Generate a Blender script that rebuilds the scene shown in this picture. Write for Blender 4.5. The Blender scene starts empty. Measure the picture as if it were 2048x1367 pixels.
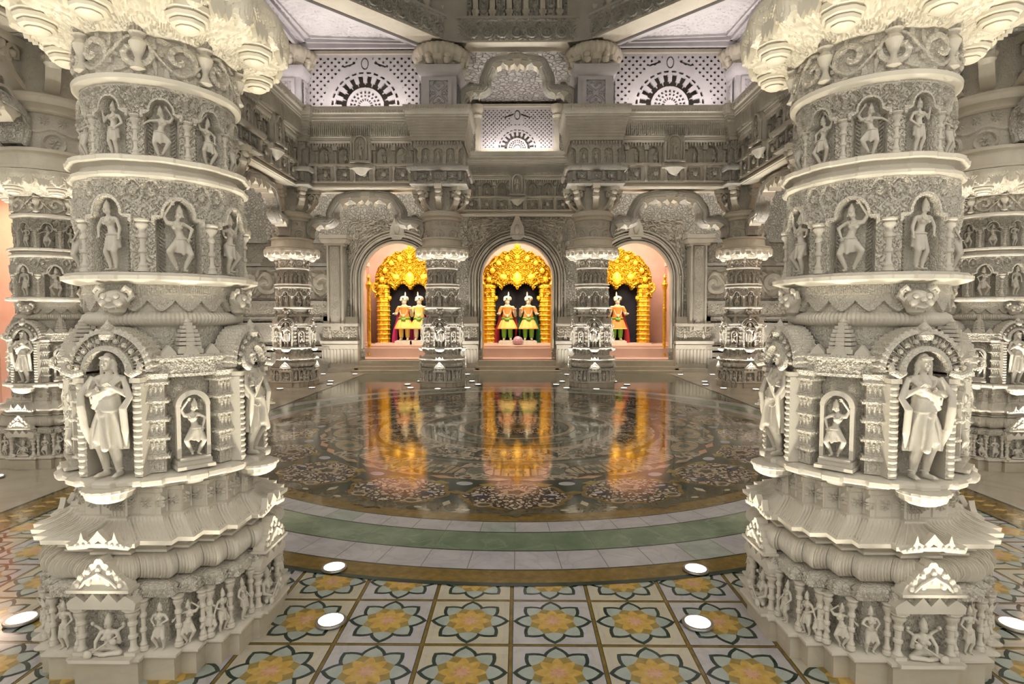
import bpy, math, random
import numpy as np
from mathutils import Matrix, Vector
random.seed(7)
rng = np.random.default_rng(5)
PI = math.pi
SC = bpy.context.scene
COL = SC.collection
R = math.radians

# ------------------------------------------------------------ mesh collector
class G:
    def __init__(s):
        s.V = []; s.Q = []; s.P = []; s.n = 0; s.qm = []; s.pm = []; s.m = 0
    def add(s, v, quads=None, polys=None):
        v = np.asarray(v, float).reshape(-1, 3)
        if quads is not None and len(quads):
            q = np.asarray(quads, np.int64).reshape(-1, 4) + s.n
            s.Q.append(q); s.qm.append(np.full(len(q), s.m, np.int32))
        if polys:
            for p in polys:
                s.P.append([i + s.n for i in p]); s.pm.append(s.m)
        s.V.append(v); s.n += len(v)
        return s
    def grid(s, P, wu=False, wv=False, flip=False, mask=None):
        a, b = P.shape[:2]
        I = np.arange(a * b).reshape(a, b)
        if wu: I = np.vstack([I, I[:1]])
        if wv: I = np.hstack([I, I[:, :1]])
        q = np.stack([I[:-1, :-1], I[1:, :-1], I[1:, 1:], I[:-1, 1:]], -1)
        if mask is not None: q = q[mask]
        q = q.reshape(-1, 4)
        if flip: q = q[:, ::-1]
        return s.add(P.reshape(-1, 3), q)
    def box(s, c, d, rz=0, taper=1.0):
        x, y, z = d[0] / 2, d[1] / 2, d[2] / 2
        v = []
        for k, t in ((-1, 1), (1, taper)):
            for i, j in ((-1, -1), (1, -1), (1, 1), (-1, 1)):
                X, Y = i * x * t, j * y * t
                v.append((c[0] + X * math.cos(rz) - Y * math.sin(rz), c[1] + X * math.sin(rz) + Y * math.cos(rz), c[2] + k * z))
        return s.add(v, [(0, 3, 2, 1), (4, 5, 6, 7), (0, 1, 5, 4), (1, 2, 6, 5), (2, 3, 7, 6), (3, 0, 4, 7)])
    def lathe(s, prof, n=24, c=(0, 0, 0), a0=0, a1=2 * PI, fl=0, amp=0, sx=1, sy=1, cap=True):
        prof = np.array(prof, float)
        full = abs(a1 - a0 - 2 * PI) < 1e-6
        t = np.linspace(a0, a1, n, endpoint=not full)
        rr = prof[None, :, 0] * (1 + (amp * np.cos(fl * t)[:, None] if fl else 0))
        P = np.zeros((n, len(prof), 3))
        P[..., 0] = c[0] + sx * rr * np.cos(t)[:, None]; P[..., 1] = c[1] + sy * rr * np.sin(t)[:, None]
        P[..., 2] = c[2] + prof[None, :, 1]
        n0 = s.n
        s.grid(P, wu=full)
        if cap and full:
            m = len(prof)
            if prof[0, 0] > 1e-6: s.P.append([n0 + i * m for i in range(n)][::-1]); s.pm.append(s.m)
            if prof[-1, 0] > 1e-6: s.P.append([n0 + i * m + m - 1 for i in range(n)]); s.pm.append(s.m)
        return s
    def tube(s, path, rad, n=8, cap=True, flat=1.0):
        path = np.array(path, float); m = len(path)
        rad = np.full(m, rad) if np.isscalar(rad) else np.array(rad, float)
        T = np.gradient(path, axis=0); T /= np.linalg.norm(T, axis=1)[:, None] + 1e-12
        up = np.array([0, 1, 0.0]) if abs(T[0, 1]) < .9 else np.array([1.0, 0, 0])
        P = np.zeros((m, n, 3)); a = np.linspace(0, 2 * PI, n, endpoint=False)
        for i in range(m):
            A = np.cross(T[i], up); A /= np.linalg.norm(A) + 1e-12
            B = np.cross(T[i], A); up = -B
            P[i] = path[i] + rad[i] * (np.cos(a)[:, None] * A + flat * np.sin(a)[:, None] * B)
        n0 = s.n
        s.grid(P, wv=True, flip=True)
        if cap:
            s.P.append([n0 + k for k in range(n)]); s.pm.append(s.m)
            s.P.append([n0 + (m - 1) * n + k for k in range(n)][::-1]); s.pm.append(s.m)
        return s
    def ext(s, poly, y0, y1):
        """polygon in x,z pushed along y (front face at y0 < y1)"""
        n = len(poly)
        v = [(p[0], y0, p[1]) for p in poly] + [(p[0], y1, p[1]) for p in poly]
        q = [(i, i + n, (i + 1) % n + n, (i + 1) % n) for i in range(n)]
        return s.add(v, q, [list(range(n)), list(range(n, 2 * n))[::-1]])
    def flat(s, poly, z):
        return s.add([(p[0], p[1], z) for p in poly], None, [list(range(len(poly)))])
    def sphere(s, c, r, n=10, m=7):
        r = (r, r, r) if np.isscalar(r) else r
        th = np.linspace(0, 2 * PI, n, endpoint=False); ph = np.linspace(-PI / 2 + .02, PI / 2 - .02, m)
        P = np.zeros((n, m, 3))
        P[..., 0] = c[0] + r[0] * np.cos(th)[:, None] * np.cos(ph); P[..., 1] = c[1] + r[1] * np.sin(th)[:, None] * np.cos(ph)
        P[..., 2] = c[2] + r[2] * np.sin(ph)[None, :]
        n0 = s.n; s.grid(P, wu=True)
        s.P.append([n0 + i * m for i in range(n)][::-1]); s.pm.append(s.m)
        s.P.append([n0 + i * m + m - 1 for i in range(n)]); s.pm.append(s.m)
        return s
    def ribbon(s, path, w, y0, y1, wend=None):
        """band of width w following a path in x,z, extruded between y0 and y1"""
        p = np.array(path, float); n = len(p)
        T = np.gradient(p, axis=0); T /= np.linalg.norm(T, axis=1)[:, None]
        N = np.stack([-T[:, 1], T[:, 0]], 1)
        ww = np.full(n, w) if np.isscalar(w) else np.array(w)
        a = p + N * ww[:, None] / 2; b = p - N * ww[:, None] / 2
        P = np.zeros((n, 6, 3))
        ym = y0 + .3 * (y1 - y0)
        for k, (q, y) in enumerate(((a, y1), (a, ym), (p + N * ww[:, None] * .28, y0), (p - N * ww[:, None] * .28, y0), (b, ym), (b, y1))):
            P[:, k, 0] = q[:, 0]; P[:, k, 1] = y; P[:, k, 2] = q[:, 1]
        n0 = s.n
        s.grid(P, wv=True)
        s.P.append([n0 + k for k in range(6)][::-1]); s.pm.append(s.m)
        s.P.append([n0 + (n - 1) * 6 + k for k in range(6)]); s.pm.append(s.m)
        return s
    def merge(s, g, M=None):
        V = np.concatenate(g.V)
        if M is not None:
            A = np.array(M)
            V = V @ A[:3, :3].T + A[:3, 3]
        if g.Q: q = np.concatenate(g.Q)+s.n; s.Q.append(q); s.qm.append(np.full(len(q), s.m, np.int32))
        for p in g.P: s.P.append([i + s.n for i in p]); s.pm.append(s.m)
        s.V.append(V); s.n += len(V)
        return s
    def arr(s):
        return np.concatenate(s.V)
    def mesh(s, name, mats, ang=35, smooth=True):
        me = bpy.data.meshes.new(name)
        V = np.concatenate(s.V)
        Q = np.concatenate(s.Q) if s.Q else np.zeros((0, 4), np.int64)
        qm = np.concatenate(s.qm) if s.Q else np.zeros(0, np.int32)
        me.vertices.add(len(V)); me.vertices.foreach_set('co', V.ravel())
        pl = np.array([len(p) for p in s.P], np.int64)
        pf = np.array([i for p in s.P for i in p], np.int64)
        loops = np.concatenate([Q.ravel(), pf])
        tot = np.concatenate([np.full(len(Q), 4, np.int64), pl]) if len(pl) else np.full(len(Q), 4, np.int64)
        me.loops.add(len(loops)); me.loops.foreach_set('vertex_index', loops.astype(np.int32))
        me.polygons.add(len(tot))
        st = np.concatenate([[0], np.cumsum(tot)[:-1]])
        me.polygons.foreach_set('loop_start', st.astype(np.int32))
        me.polygons.foreach_set('loop_total', tot.astype(np.int32))
        for m in (mats if isinstance(mats, (list, tuple)) else [mats]): me.materials.append(m)
        me.polygons.foreach_set('material_index', np.concatenate([qm, np.array(s.pm, np.int32)]).astype(np.int32))
        me.polygons.foreach_set('use_smooth', np.full(len(tot), smooth))
        me.update(calc_edges=True)
        me.validate()
        if smooth and ang: me.set_sharp_from_angle(angle=R(ang))
        return me

def link(name, me, parent=None, loc=(0, 0, 0), rz=0, scale=1):
    o = bpy.data.objects.new(name, me); COL.objects.link(o)
    o.location = loc; o.rotation_euler = (0, 0, rz)
    if scale != 1: o.scale = (scale,) * 3 if np.isscalar(scale) else scale
    if parent: o.parent = parent
    return o
def obj(name, g, mats, parent=None, loc=(0, 0, 0), rz=0, scale=1, ang=35, smooth=True):
    return link(name, g.mesh(name, mats, ang, smooth), parent, loc, rz, scale)
def tag(o, label=None, cat=None, group=None, kind=None):
    if label: o['label'] = label
    if cat: o['category'] = cat
    if group: o['group'] = group
    if kind: o['kind'] = kind
    return o
def empty(name, loc=(0, 0, 0), rz=0, label=None, cat=None, group=None, kind=None):
    o = bpy.data.objects.new(name, None); COL.objects.link(o)
    o.location = loc; o.rotation_euler = (0, 0, rz); o.empty_display_size = .1
    return tag(o, label, cat, group, kind)
KIDS = {}
def copy_tree(o, parent=None, skip=()):
    c = o.copy(); COL.objects.link(c); c.parent = parent
    for ch in list(o.children):
        if ch.name.split('.')[0] in skip: continue
        copy_tree(ch, c)
    return c

# ------------------------------------------------------------ materials
def new_mat(name):
    m = bpy.data.materials.new(name); m.use_nodes = True
    nt = m.node_tree; b = nt.nodes['Principled BSDF']
    return m, nt, b
def stone(name, c1, c2, scale=3.0, rough=.55, bump=.15, bscale=90, veins=0, spec=.5, vc=(.3, .3, .3)):
    m, nt, b = new_mat(name)
    N = nt.nodes; L = nt.links
    tc = N.new('ShaderNodeTexCoord')
    no = N.new('ShaderNodeTexNoise'); no.inputs['Scale'].default_value = scale; no.inputs['Detail'].default_value = 6
    L.new(tc.outputs['Object'], no.inputs['Vector'])
    cr = N.new('ShaderNodeValToRGB'); cr.color_ramp.elements[0].position = .3; cr.color_ramp.elements[1].position = .7
    cr.color_ramp.elements[0].color = (*c1, 1); cr.color_ramp.elements[1].color = (*c2, 1)
    L.new(no.outputs['Fac'], cr.inputs['Fac'])
    out = cr.outputs['Color']
    if veins:
        w = N.new('ShaderNodeTexNoise'); w.inputs['Scale'].default_value = scale * .6; w.inputs['Detail'].default_value = 8; w.inputs['Distortion'].default_value = 1.5
        L.new(tc.outputs['Object'], w.inputs['Vector'])
        r2 = N.new('ShaderNodeValToRGB'); e = r2.color_ramp.elements
        e[0].position = .46; e[0].color = (0, 0, 0, 1); e[1].position = .54; e[1].color = (0, 0, 0, 1)
        k = e.new(.5); k.color = (1, 1, 1, 1)
        L.new(w.outputs['Fac'], r2.inputs['Fac'])
        mx = N.new('ShaderNodeMixRGB'); mx.inputs['Color2'].default_value = (*vc, 1)
        mm = N.new('ShaderNodeMath'); mm.operation = 'MULTIPLY'; mm.inputs[1].default_value = veins
        L.new(r2.outputs['Color'], mm.inputs[0]); L.new(mm.outputs[0], mx.inputs['Fac']); L.new(out, mx.inputs['Color1'])
        out = mx.outputs['Color']
    L.new(out, b.inputs['Base Color'])
    b.inputs['Roughness'].default_value = rough
    b.inputs['Specular IOR Level'].default_value = spec
    if bump:
        n2 = N.new('ShaderNodeTexNoise'); n2.inputs['Scale'].default_value = bscale; n2.inputs['Detail'].default_value = 3
        L.new(tc.outputs['Object'], n2.inputs['Vector'])
        bp = N.new('ShaderNodeBump'); bp.inputs['Strength'].default_value = bump; bp.inputs['Distance'].default_value = .004
        L.new(n2.outputs['Fac'], bp.inputs['Height']); L.new(bp.outputs['Normal'], b.inputs['Normal'])
    return m
def carved(name, c1, c2, scale=22, dist=.02, rough=.55, strength=.9):
    """stone with a carved scrollwork bump for surfaces seen from afar"""
    m = stone(name, c1, c2, 3, rough, 0)
    nt = m.node_tree; N = nt.nodes; L = nt.links; b = N['Principled BSDF']
    tc = N.new('ShaderNodeTexCoord')
    v = N.new('ShaderNodeTexVoronoi'); v.feature = 'DISTANCE_TO_EDGE'; v.inputs['Scale'].default_value = scale
    no = N.new('ShaderNodeTexNoise'); no.inputs['Scale'].default_value = scale * .5
    mx = N.new('ShaderNodeMixRGB'); mx.inputs['Fac'].default_value = .12
    L.new(tc.outputs['Object'], no.inputs['Vector']); L.new(tc.outputs['Object'], mx.inputs['Color1']); L.new(no.outputs['Color'], mx.inputs['Color2'])
    L.new(mx.outputs['Color'], v.inputs['Vector'])
    r = N.new('ShaderNodeMapRange'); r.inputs['From Max'].default_value = .12
    L.new(v.outputs['Distance'], r.inputs['Value'])
    bp = N.new('ShaderNodeBump'); bp.inputs['Strength'].default_value = strength; bp.inputs['Distance'].default_value = dist
    L.new(r.outputs['Result'], bp.inputs['Height']); L.new(bp.outputs['Normal'], b.inputs['Normal'])
    return m
def plain(name, c, rough=.5, metal=0, emit=0, ecol=None):
    m, nt, b = new_mat(name)
    tc = nt.nodes.new('ShaderNodeTexCoord'); no = nt.nodes.new('ShaderNodeTexNoise'); no.inputs['Scale'].default_value = 14
    nt.links.new(tc.outputs['Object'], no.inputs['Vector'])
    mx = nt.nodes.new('ShaderNodeMixRGB'); mx.inputs['Color1'].default_value = (*[x * .82 for x in c], 1); mx.inputs['Color2'].default_value = (*[min(1, x * 1.12) for x in c], 1)
    nt.links.new(no.outputs['Fac'], mx.inputs['Fac']); nt.links.new(mx.outputs['Color'], b.inputs['Base Color'])
    b.inputs['Roughness'].default_value = rough; b.inputs['Metallic'].default_value = metal
    if emit:
        b.inputs['Emission Color'].default_value = (*(ecol or c), 1); b.inputs['Emission Strength'].default_value = emit
    return m
def chiselled(name, c1, c2):
    m = stone(name, c1, c2, 4, .5, 0)
    nt = m.node_tree; N = nt.nodes; L = nt.links; b = N['Principled BSDF']
    tc = N.new('ShaderNodeTexCoord')
    def vor(sc):
        v = N.new('ShaderNodeTexVoronoi'); v.feature = 'DISTANCE_TO_EDGE'; v.inputs['Scale'].default_value = sc
        L.new(tc.outputs['Object'], v.inputs['Vector'])
        r = N.new('ShaderNodeMapRange'); r.inputs['From Max'].default_value = .16; L.new(v.outputs['Distance'], r.inputs['Value']); return r.outputs['Result']
    a = vor(75); c = vor(32); ad = N.new('ShaderNodeMath'); ad.operation = 'ADD'; L.new(a, ad.inputs[0]); L.new(c, ad.inputs[1])
    bp = N.new('ShaderNodeBump'); bp.inputs['Strength'].default_value = .55; bp.inputs['Distance'].default_value = .005
    L.new(ad.outputs[0], bp.inputs['Height']); L.new(bp.outputs['Normal'], b.inputs['Normal'])
    return m
CHIS = chiselled('chiselled marble ground', (.60, .55, .46), (.70, .65, .55))
MARBLE = stone('carved white marble', (.60, .55, .46), (.70, .65, .55), 4, .5, .25, 110)
MARBLE_FAR = carved('carved white marble wall', (.58, .54, .47), (.68, .64, .56), 16, .03)
MARBLE_FINE = carved('fine carved marble', (.58, .54, .47), (.68, .64, .56), 38, .012)
SMOOTH = stone('smooth cream marble', (.66, .60, .48), (.74, .68, .56), 2.2, .45, .05, 30, .25, vc=(.55, .48, .36))
BEIGE = stone('honed beige stone', (.50, .44, .33), (.58, .52, .41), 3, .4, .08, 60, .3, vc=(.42, .36, .27))
LILAC = stone('pale lilac marble', (.60, .57, .58), (.70, .67, .68), 4, .5, .1, 80)

# ------------------------------------------------------------ relief patterns (heights 0..1)
def ss(a, b, x):
    t = np.clip((x - a) / (b - a), 0, 1); return t * t * (3 - 2 * t)
def tri(u, w): return np.abs(np.mod(u, w) - w / 2)          # 0 in the middle of a cell
def filigree(u, v, k=120., w=None):
    """leafy scrollwork; u, v in metres"""
    if w: u = tri(u, w)
    a = u * k; b = v * k
    w1 = a + 1.5 * np.sin(b * .9 + .8 * np.sin(a * .45)); w2 = b + 1.4 * np.sin(a * .8 + 1)
    f = np.sin(w1) * np.sin(w2) + .4 * np.sin(1.9 * w1 + .7 * w2)
    return ss(.05, .4, np.abs(f)) * (.75 + .25 * np.cos(f * 3))
def rosettes(u, v, w, h, pet=8):
    x = np.mod(u, w) - w / 2; y = v - h / 2
    r = np.hypot(x, y) / (min(w, h) * .5); t = np.arctan2(y, x)
    p = ss(0, .25, .62 + .22 * np.cos(pet * t) - r) * (.55 + .45 * np.cos(pet * t) ** 2)
    p = np.maximum(p * ss(.18, .28, r), ss(.2, .1, r))
    fr = ss(.92, .99, r) * .0
    return p + fr
def scrolls(u, v, w, h):
    x = np.mod(u, w) - w / 2; sgn = np.where(np.mod(np.floor(u / w), 2) == 0, 1, -1)
    y = (v - h / 2) * sgn
    r = np.hypot(x, y) + 1e-6; t = np.arctan2(y, x)
    sp = np.cos(t * 1 - r / h * 16)
    p = ss(-.1, .5, sp) * ss(h * .5, h * .4, r)
    yy = y - h * .40 * np.cos(x / w * PI * 1.0)
    vine = ss(h * .09, h * .03, np.abs(yy))
    lf = ss(.2, .6, np.sin(t * 7 + r / h * 10)) * ss(h * .30, h * .4, r) * ss(h * .75, h * .6, r) * .6
    return np.clip(np.maximum(np.maximum(p, vine), lf), 0, 1)
def teeth(u, v, w, h):
    x = tri(u, w) / (w / 2); return ss(-.06, .06, (1 - x ** 1.4) - v / h)    # pointed leaves growing up
def scallop(u, v, w, h):
    x = tri(u, w) / (w / 2); y = v / h
    d = np.hypot(x, (y - .05) * 1.05)
    return ss(1.0, .9, d) * (.6 + .4 * np.cos(d * 14)) 
def flutes(u, w): return .5 + .5 * np.cos(u / w * 2 * PI)

def cyl(g, Rr, z0, z1, nu, nv, hf, sweep=None, a0=0, a1=2 * PI):
    """relief band on a round shaft; Rr number or function of t in 0..1"""
    full = abs(a1 - a0 - 2 * PI) < 1e-6
    a = np.linspace(a0, a1, nu, endpoint=not full)[:, None]; t = np.linspace(0, 1, nv)[None, :]
    R0 = Rr if np.isscalar(Rr) else Rr(.5)
    rr = (Rr if np.isscalar(Rr) else Rr(t)) + hf(a + 0 * t, a * R0 + 0 * t, t * (z1 - z0) + 0 * a)
    P = np.stack([rr * np.sin(a), -rr * np.cos(a), z0 + t * (z1 - z0) + 0 * a], -1)
    g.grid(P, wu=full)
    return g
def panel(g, x0, x1, z0, z1, y, nx, nz, hf):
    """relief panel facing -y"""
    x = np.linspace(x0, x1, nx)[:, None]; z = np.linspace(z0, z1, nz)[None, :]
    h = hf(x + 0 * z, z - z0 + 0 * x)
    P = np.stack([x + 0 * z, y - h, z + 0 * x], -1)
    g.grid(P)
    return g
def plan(poly, step=.02):
    poly = np.array(poly, float); n = len(poly)
    E = np.roll(poly, -1, 0) - poly; Ln = np.hypot(E[:, 0], E[:, 1]); T = E / Ln[:, None]
    Nn = np.stack([T[:, 1], -T[:, 0]], 1)
    M = np.array([(Nn[i - 1] + Nn[i]) / (1 + Nn[i - 1] @ Nn[i]) for i in range(n)])
    ci = []; fr = []; s = []; acc = 0
    for i in range(n):
        k = max(1, int(Ln[i] / step))
        for j in range(k): ci.append(i); fr.append(j / k); s.append(acc + Ln[i] * j / k)
        acc += Ln[i]
    return poly, M, Nn, np.array(ci), np.array(fr), np.array(s)
def sweep(g, pl, prof, hf=None, cap=True, sub=1):
    poly, M, Nn, ci, fr, s = pl
    prof = np.array(prof, float)
    if sub > 1:
        t = np.linspace(0, len(prof) - 1, (len(prof) - 1) * sub + 1); k = np.arange(len(prof))
        prof = np.stack([np.interp(t, k, prof[:, 0]), np.interp(t, k, prof[:, 1])], 1)
    C = poly[:, None, :] + M[:, None, :] * prof[None, :, 0, None]      # corner positions per height
    C2 = np.roll(C, -1, 0)
    XY = C[ci] * (1 - fr)[:, None, None] + C2[ci] * fr[:, None, None]
    if hf is not None:
        h = hf(s[:, None] + 0 * prof[None, :, 1], prof[None, :, 1] + 0 * s[:, None]) * (fr > 0)[:, None]
        XY = XY + Nn[ci][:, None, :] * h[:, :, None]
    m = len(prof); n = len(s)
    P = np.concatenate([XY, np.broadcast_to(prof[None, :, 1, None], (n, m, 1))], -1)
    n0 = g.n; g.grid(P, wu=True)
    if cap:
        g.P.append([n0 + i * m + m - 1 for i in range(n)]); g.pm.append(g.m)
        g.P.append([n0 + i * m for i in range(n)][::-1]); g.pm.append(g.m)
    return g
def smooth_path(pts, k=8, closed=False):
    p = [np.array(q, float) for q in pts]; out = []
    n = len(p)
    for i in range(n - 1):
        a, b, c, d = p[max(i - 1, 0)], p[i], p[i + 1], p[min(i + 2, n - 1)]
        for j in range(k):
            t = j / k
            out.append(.5 * (2 * b + (c - a) * t + (2 * a - 5 * b + 4 * c - d) * t * t + (-a + 3 * b - 3 * c + d) * t ** 3))
    out.append(p[-1])
    return np.array(out)
# ------------------------------------------------------------ carved figures: one continuous voxel-fused body each
def capsule(g, p, q, r1, r2, n=10):
    p = np.array(p, float); q = np.array(q, float); d = q - p; L = np.linalg.norm(d) + 1e-9; d /= L
    path = []; rad = []
    for a in (-.98, -.8, -.4): path.append(p + d * r1 * a); rad.append(r1 * math.sqrt(1 - a * a))
    for t in (0, .5, 1): path.append(p + d * L * t); rad.append(r1 + (r2 - r1) * t)
    for a in (.4, .8, .98): path.append(q + d * r2 * a); rad.append(r2 * math.sqrt(1 - a * a))
    g.tube(path, rad, n)
def fuse(g, voxel, sm=2):
    me = g.mesh('tmp', [MARBLE], 0, True)
    o = bpy.data.objects.new('tmp', me); COL.objects.link(o)
    m = o.modifiers.new('r', 'REMESH'); m.mode = 'VOXEL'; m.voxel_size = voxel
    if sm:
        k = o.modifiers.new('s', 'SMOOTH'); k.iterations = sm; k.factor = .5
    dg = bpy.context.evaluated_depsgraph_get()
    ev = o.evaluated_get(dg); em = ev.to_mesh()
    V = np.zeros(len(em.vertices) * 3); em.vertices.foreach_get('co', V)
    lt = np.zeros(len(em.polygons), np.int32); em.polygons.foreach_get('loop_total', lt)
    lv = np.zeros(len(em.loops), np.int32); em.loops.foreach_get('vertex_index', lv)
    out = G()
    if (lt == 4).all(): out.add(V.reshape(-1, 3), lv.reshape(-1, 4))
    else:
        st = np.concatenate([[0], np.cumsum(lt)[:-1]])
        out.add(V.reshape(-1, 3), None, [list(lv[a:a + b]) for a, b in zip(st, lt)])
    ev.to_mesh_clear(); bpy.data.objects.remove(o); bpy.data.meshes.remove(me)
    return out
def hand(g, w, d, s, side, curl=.5, facing=(0, -1, 0)):
    """palm, four unequal fingers bent at the knuckles and a thumb from the side of the palm; w wrist, d direction, s palm length"""
    w = np.array(w, float); d = np.array(d, float); d /= np.linalg.norm(d)
    f = np.array(facing, float); f -= d * (f @ d); f /= np.linalg.norm(f) + 1e-9
    x = np.cross(d, f) * side
    c = w + d * s * .5
    for k in (-.3, 0, .3): capsule(g, w + d * s * .1 + x * s * k * .6, w + d * s * .95 + x * s * k, s * .17, s * .17, 6)
    for k, L in ((-.36, .72), (-.12, .92), (.12, 1.0), (.36, .88)):
        b = w + d * s + x * s * k
        m = b + (d * math.cos(curl * .6) + f * math.sin(curl * .6)) * s * L * .5
        e = m + (d * math.cos(curl * 1.8) + f * math.sin(curl * 1.8)) * s * L * .48
        capsule(g, b, m, s * .115, s * .1, 6); capsule(g, m, e, s * .1, s * .075, 6)
    b = w + d * s * .25 + x * s * .45; m = b + (d * .75 + x * .6 + f * .2) * s * .42; e = m + (d * .95 + f * .35) * s * .34
    capsule(g, b, m, s * .13, s * .11, 6); capsule(g, m, e, s * .11, s * .08, 6)

POSE = {
 'stand': dict(hip=(0, .5), sh=(0, .79), hd=(0, .9), kn=((-.055, .27), (.06, .27)), an=((-.05, .035), (.055, .035)), el=((-.19, .66), (.17, .63)), wr=((-.16, .80), (.08, .52))),
 'dance': dict(hip=(.04, .47), sh=(-.02, .75), hd=(.02, .865), kn=((-.14, .30), (.15, .27)), an=((-.02, .05), (.07, .035)), el=((-.19, .83), (.19, .66)), wr=((-.10, .99), (.13, .51))),
 'bow': dict(hip=(-.04, .47), sh=(.02, .75), hd=(-.02, .865), kn=((-.13, .27), (.12, .31)), an=((-.06, .035), (.00, .08)), el=((-.20, .70), (.20, .82)), wr=((-.28, .62), (.10, .95))),
 'flute': dict(hip=(.02, .5), sh=(-.01, .785), hd=(-.02, .9), kn=((-.05, .28), (.07, .28)), an=((.035, .04), (-.02, .035)), el=((-.17, .68), (.14, .66)), wr=((-.02, .80), (.12, .79))),
 'drum': dict(hip=(0, .49), sh=(0, .77), hd=(.02, .885), kn=((-.11, .27), (.11, .27)), an=((-.06, .035), (.07, .035)), el=((-.18, .64), (.18, .64)), wr=((-.08, .58), (.09, .60))),
 'robed': dict(hip=(0, .51), sh=(0, .80), hd=(0, .905), kn=((-.05, .28), (.045, .28)), an=((-.05, .035), (.05, .035)), el=((-.175, .655), (.16, .64)), wr=((-.06, .70), (.075, .72))),
 'bend': dict(hip=(.03, .50), sh=(-.03, .785), hd=(-.055, .89), kn=((-.045, .27), (.09, .285)), an=((-.03, .035), (.05, .04)), el=((-.20, .64), (.13, .62)), wr=((-.14, .52), (.17, .49))),
}
def figure(pose, h=1.0, vox=.011, dress='dhoti', crown=True, face=True, parts=False, seated=False):
    J = POSE[pose]; g = G()
    hip = np.array([J['hip'][0], 0, J['hip'][1]]); sh = np.array([J['sh'][0], 0, J['sh'][1]]); hd = np.array([J['hd'][0], -.015, J['hd'][1]])
    wst = hip * .45 + sh * .55 + np.array([0, 0, -.02])
    capsule(g, hip + [-.04, 0, 0], hip + [.04, 0, 0], .068, .068)
    capsule(g, hip, wst, .068, .052)
    capsule(g, wst, sh + [0, .005, -.05], .052, .078)
    capsule(g, sh + [-.085, .005, -.025], sh + [.085, .005, -.025], .04, .04)
    g.sphere(sh + [-.042, -.045, -.085], .036); g.sphere(sh + [.042, -.045, -.085], .036)
    capsule(g, sh, hd + [0, .01, -.03], .03, .028)
    g.sphere(hd, (.047, .052, .060))
    capsule(g, hd + [0, -.02, -.035], hd + [0, -.03, -.04], .026, .018)
    if crown:
        g.lathe([(.05, -.012), (.052, .02), (.043, .045), (.03, .07), (.018, .10), (.012, .12)], 10, hd + [0, .01, .035])
    else:
        g.sphere(hd + [0, .015, .02], (.055, .055, .052))
    for k in (-1, 1): capsule(g, hd + [k * .048, 0, .0], hd + [k * .052, 0, -.04], .010, .014, 6)
    for i, k in enumerate((-1, 1)):
        hp = hip + [k * .05, 0, -.02]; kn = np.array([J['kn'][i][0], -.05 - .25 * abs(J['kn'][i][0]), J['kn'][i][1]]); an = np.array([J['an'][i][0], .01, J['an'][i][1]])
        capsule(g, hp, kn, .062, .042); capsule(g, kn, kn * .55 + an * .45 + [0, .015, 0], .041, .040); capsule(g, kn * .55 + an * .45 + [0, .015, 0], an, .040, .023)
        ft = an + [k * .02, -.075, -.012]; capsule(g, an + [0, .012, -.012], ft, .024, .018)
        for q in (-.013, .0, .013): capsule(g, ft + [q, 0, 0], ft + [q * 1.2, -.024, -.004], .009, .007, 6)
        s0 = sh + [k * .115, .005, -.03]; el = np.array([J['el'][i][0], .0, J['el'][i][1]]); wr = np.array([J['wr'][i][0], -.075, J['wr'][i][1]])
        capsule(g, s0, el, .032, .026); capsule(g, el, wr, .026, .018)
    g2 = G()
    for i, k in enumerate((-1, 1)):
        el = np.array([J['el'][i][0], .0, J['el'][i][1]]); wr = np.array([J['wr'][i][0], -.075, J['wr'][i][1]])
        hand(g2, wr, wr - el, .045, -k, .6)
    if dress == 'dhoti':      # pleated cloth round the thighs with a pointed front fold
        n = 40; t = np.linspace(0, 2 * PI, n, endpoint=False)
        P = np.zeros((n, 7, 3))
        for j, (z, rx, ry) in enumerate(((.02, .085, .075), (-.03, .10, .085), (-.09, .11, .09), (-.14, .12, .095), (-.17, .118, .09), (-.16, .07, .06), (-.05, .06, .05))):
            rr = 1 + .07 * np.cos(9 * t) * (j > 0) 
            P[:, j, 0] = hip[0] + rx * rr * np.cos(t); P[:, j, 1] = -.015 + ry * rr * np.sin(t); P[:, j, 2] = hip[2] + z - .03 * (np.cos(t * 1 + PI / 2) > 0) * np.cos(t + PI / 2) * (j > 1)
        gg = G(); gg.grid(P, wu=True); n0 = 0
        gg.P.append([i * 7 for i in range(n)][::-1]); gg.P.append([i * 7 + 6 for i in range(n)]); gg.pm += [0, 0]
        g.merge(gg)
        capsule(g, hip + [0, -.09, .0], hip + [.01, -.10, -.20], .016, .026, 8)
    if dress == 'robe':
        g.tube([wst + [0, 0, -.04], wst + [0, -.01, .02], sh + [0, -.015, -.12], sh + [0, -.005, -.04]], [.078, .074, .088, .07], 16, flat=.85)
    if dress == 'robe':       # long robe that falls in points beside the shins, shawl across the chest
        n = 120; t = np.linspace(0, 2 * PI, n, endpoint=False)
        P = np.zeros((n, 8, 3))
        for j, (z, rx, ry) in enumerate(((.12, .075, .07), (.02, .095, .085), (-.08, .115, .095), (-.18, .125, .10), (-.26, .135, .10), (-.29, .13, .095), (-.27, .08, .06), (-.05, .06, .05))):
            rr = 1 + (.13 * np.cos(11 * t) + .06 * np.cos(5 * t + 1)) * (j > 1)
            P[:, j, 0] = hip[0] + rx * rr * np.cos(t); P[:, j, 1] = -.01 + ry * rr * np.sin(t)
            P[:, j, 2] = hip[2] + z + (.05 * np.cos(2 * t) - .05 * np.abs(np.cos(t)) ** 3) * (-1) * (j > 2) * (j < 7)
        gg = G(); gg.grid(P, wu=True)
        gg.P.append([i * 8 for i in range(n)][::-1]); gg.P.append([i * 8 + 7 for i in range(n)]); gg.pm += [0, 0]
        g.merge(gg)
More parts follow.
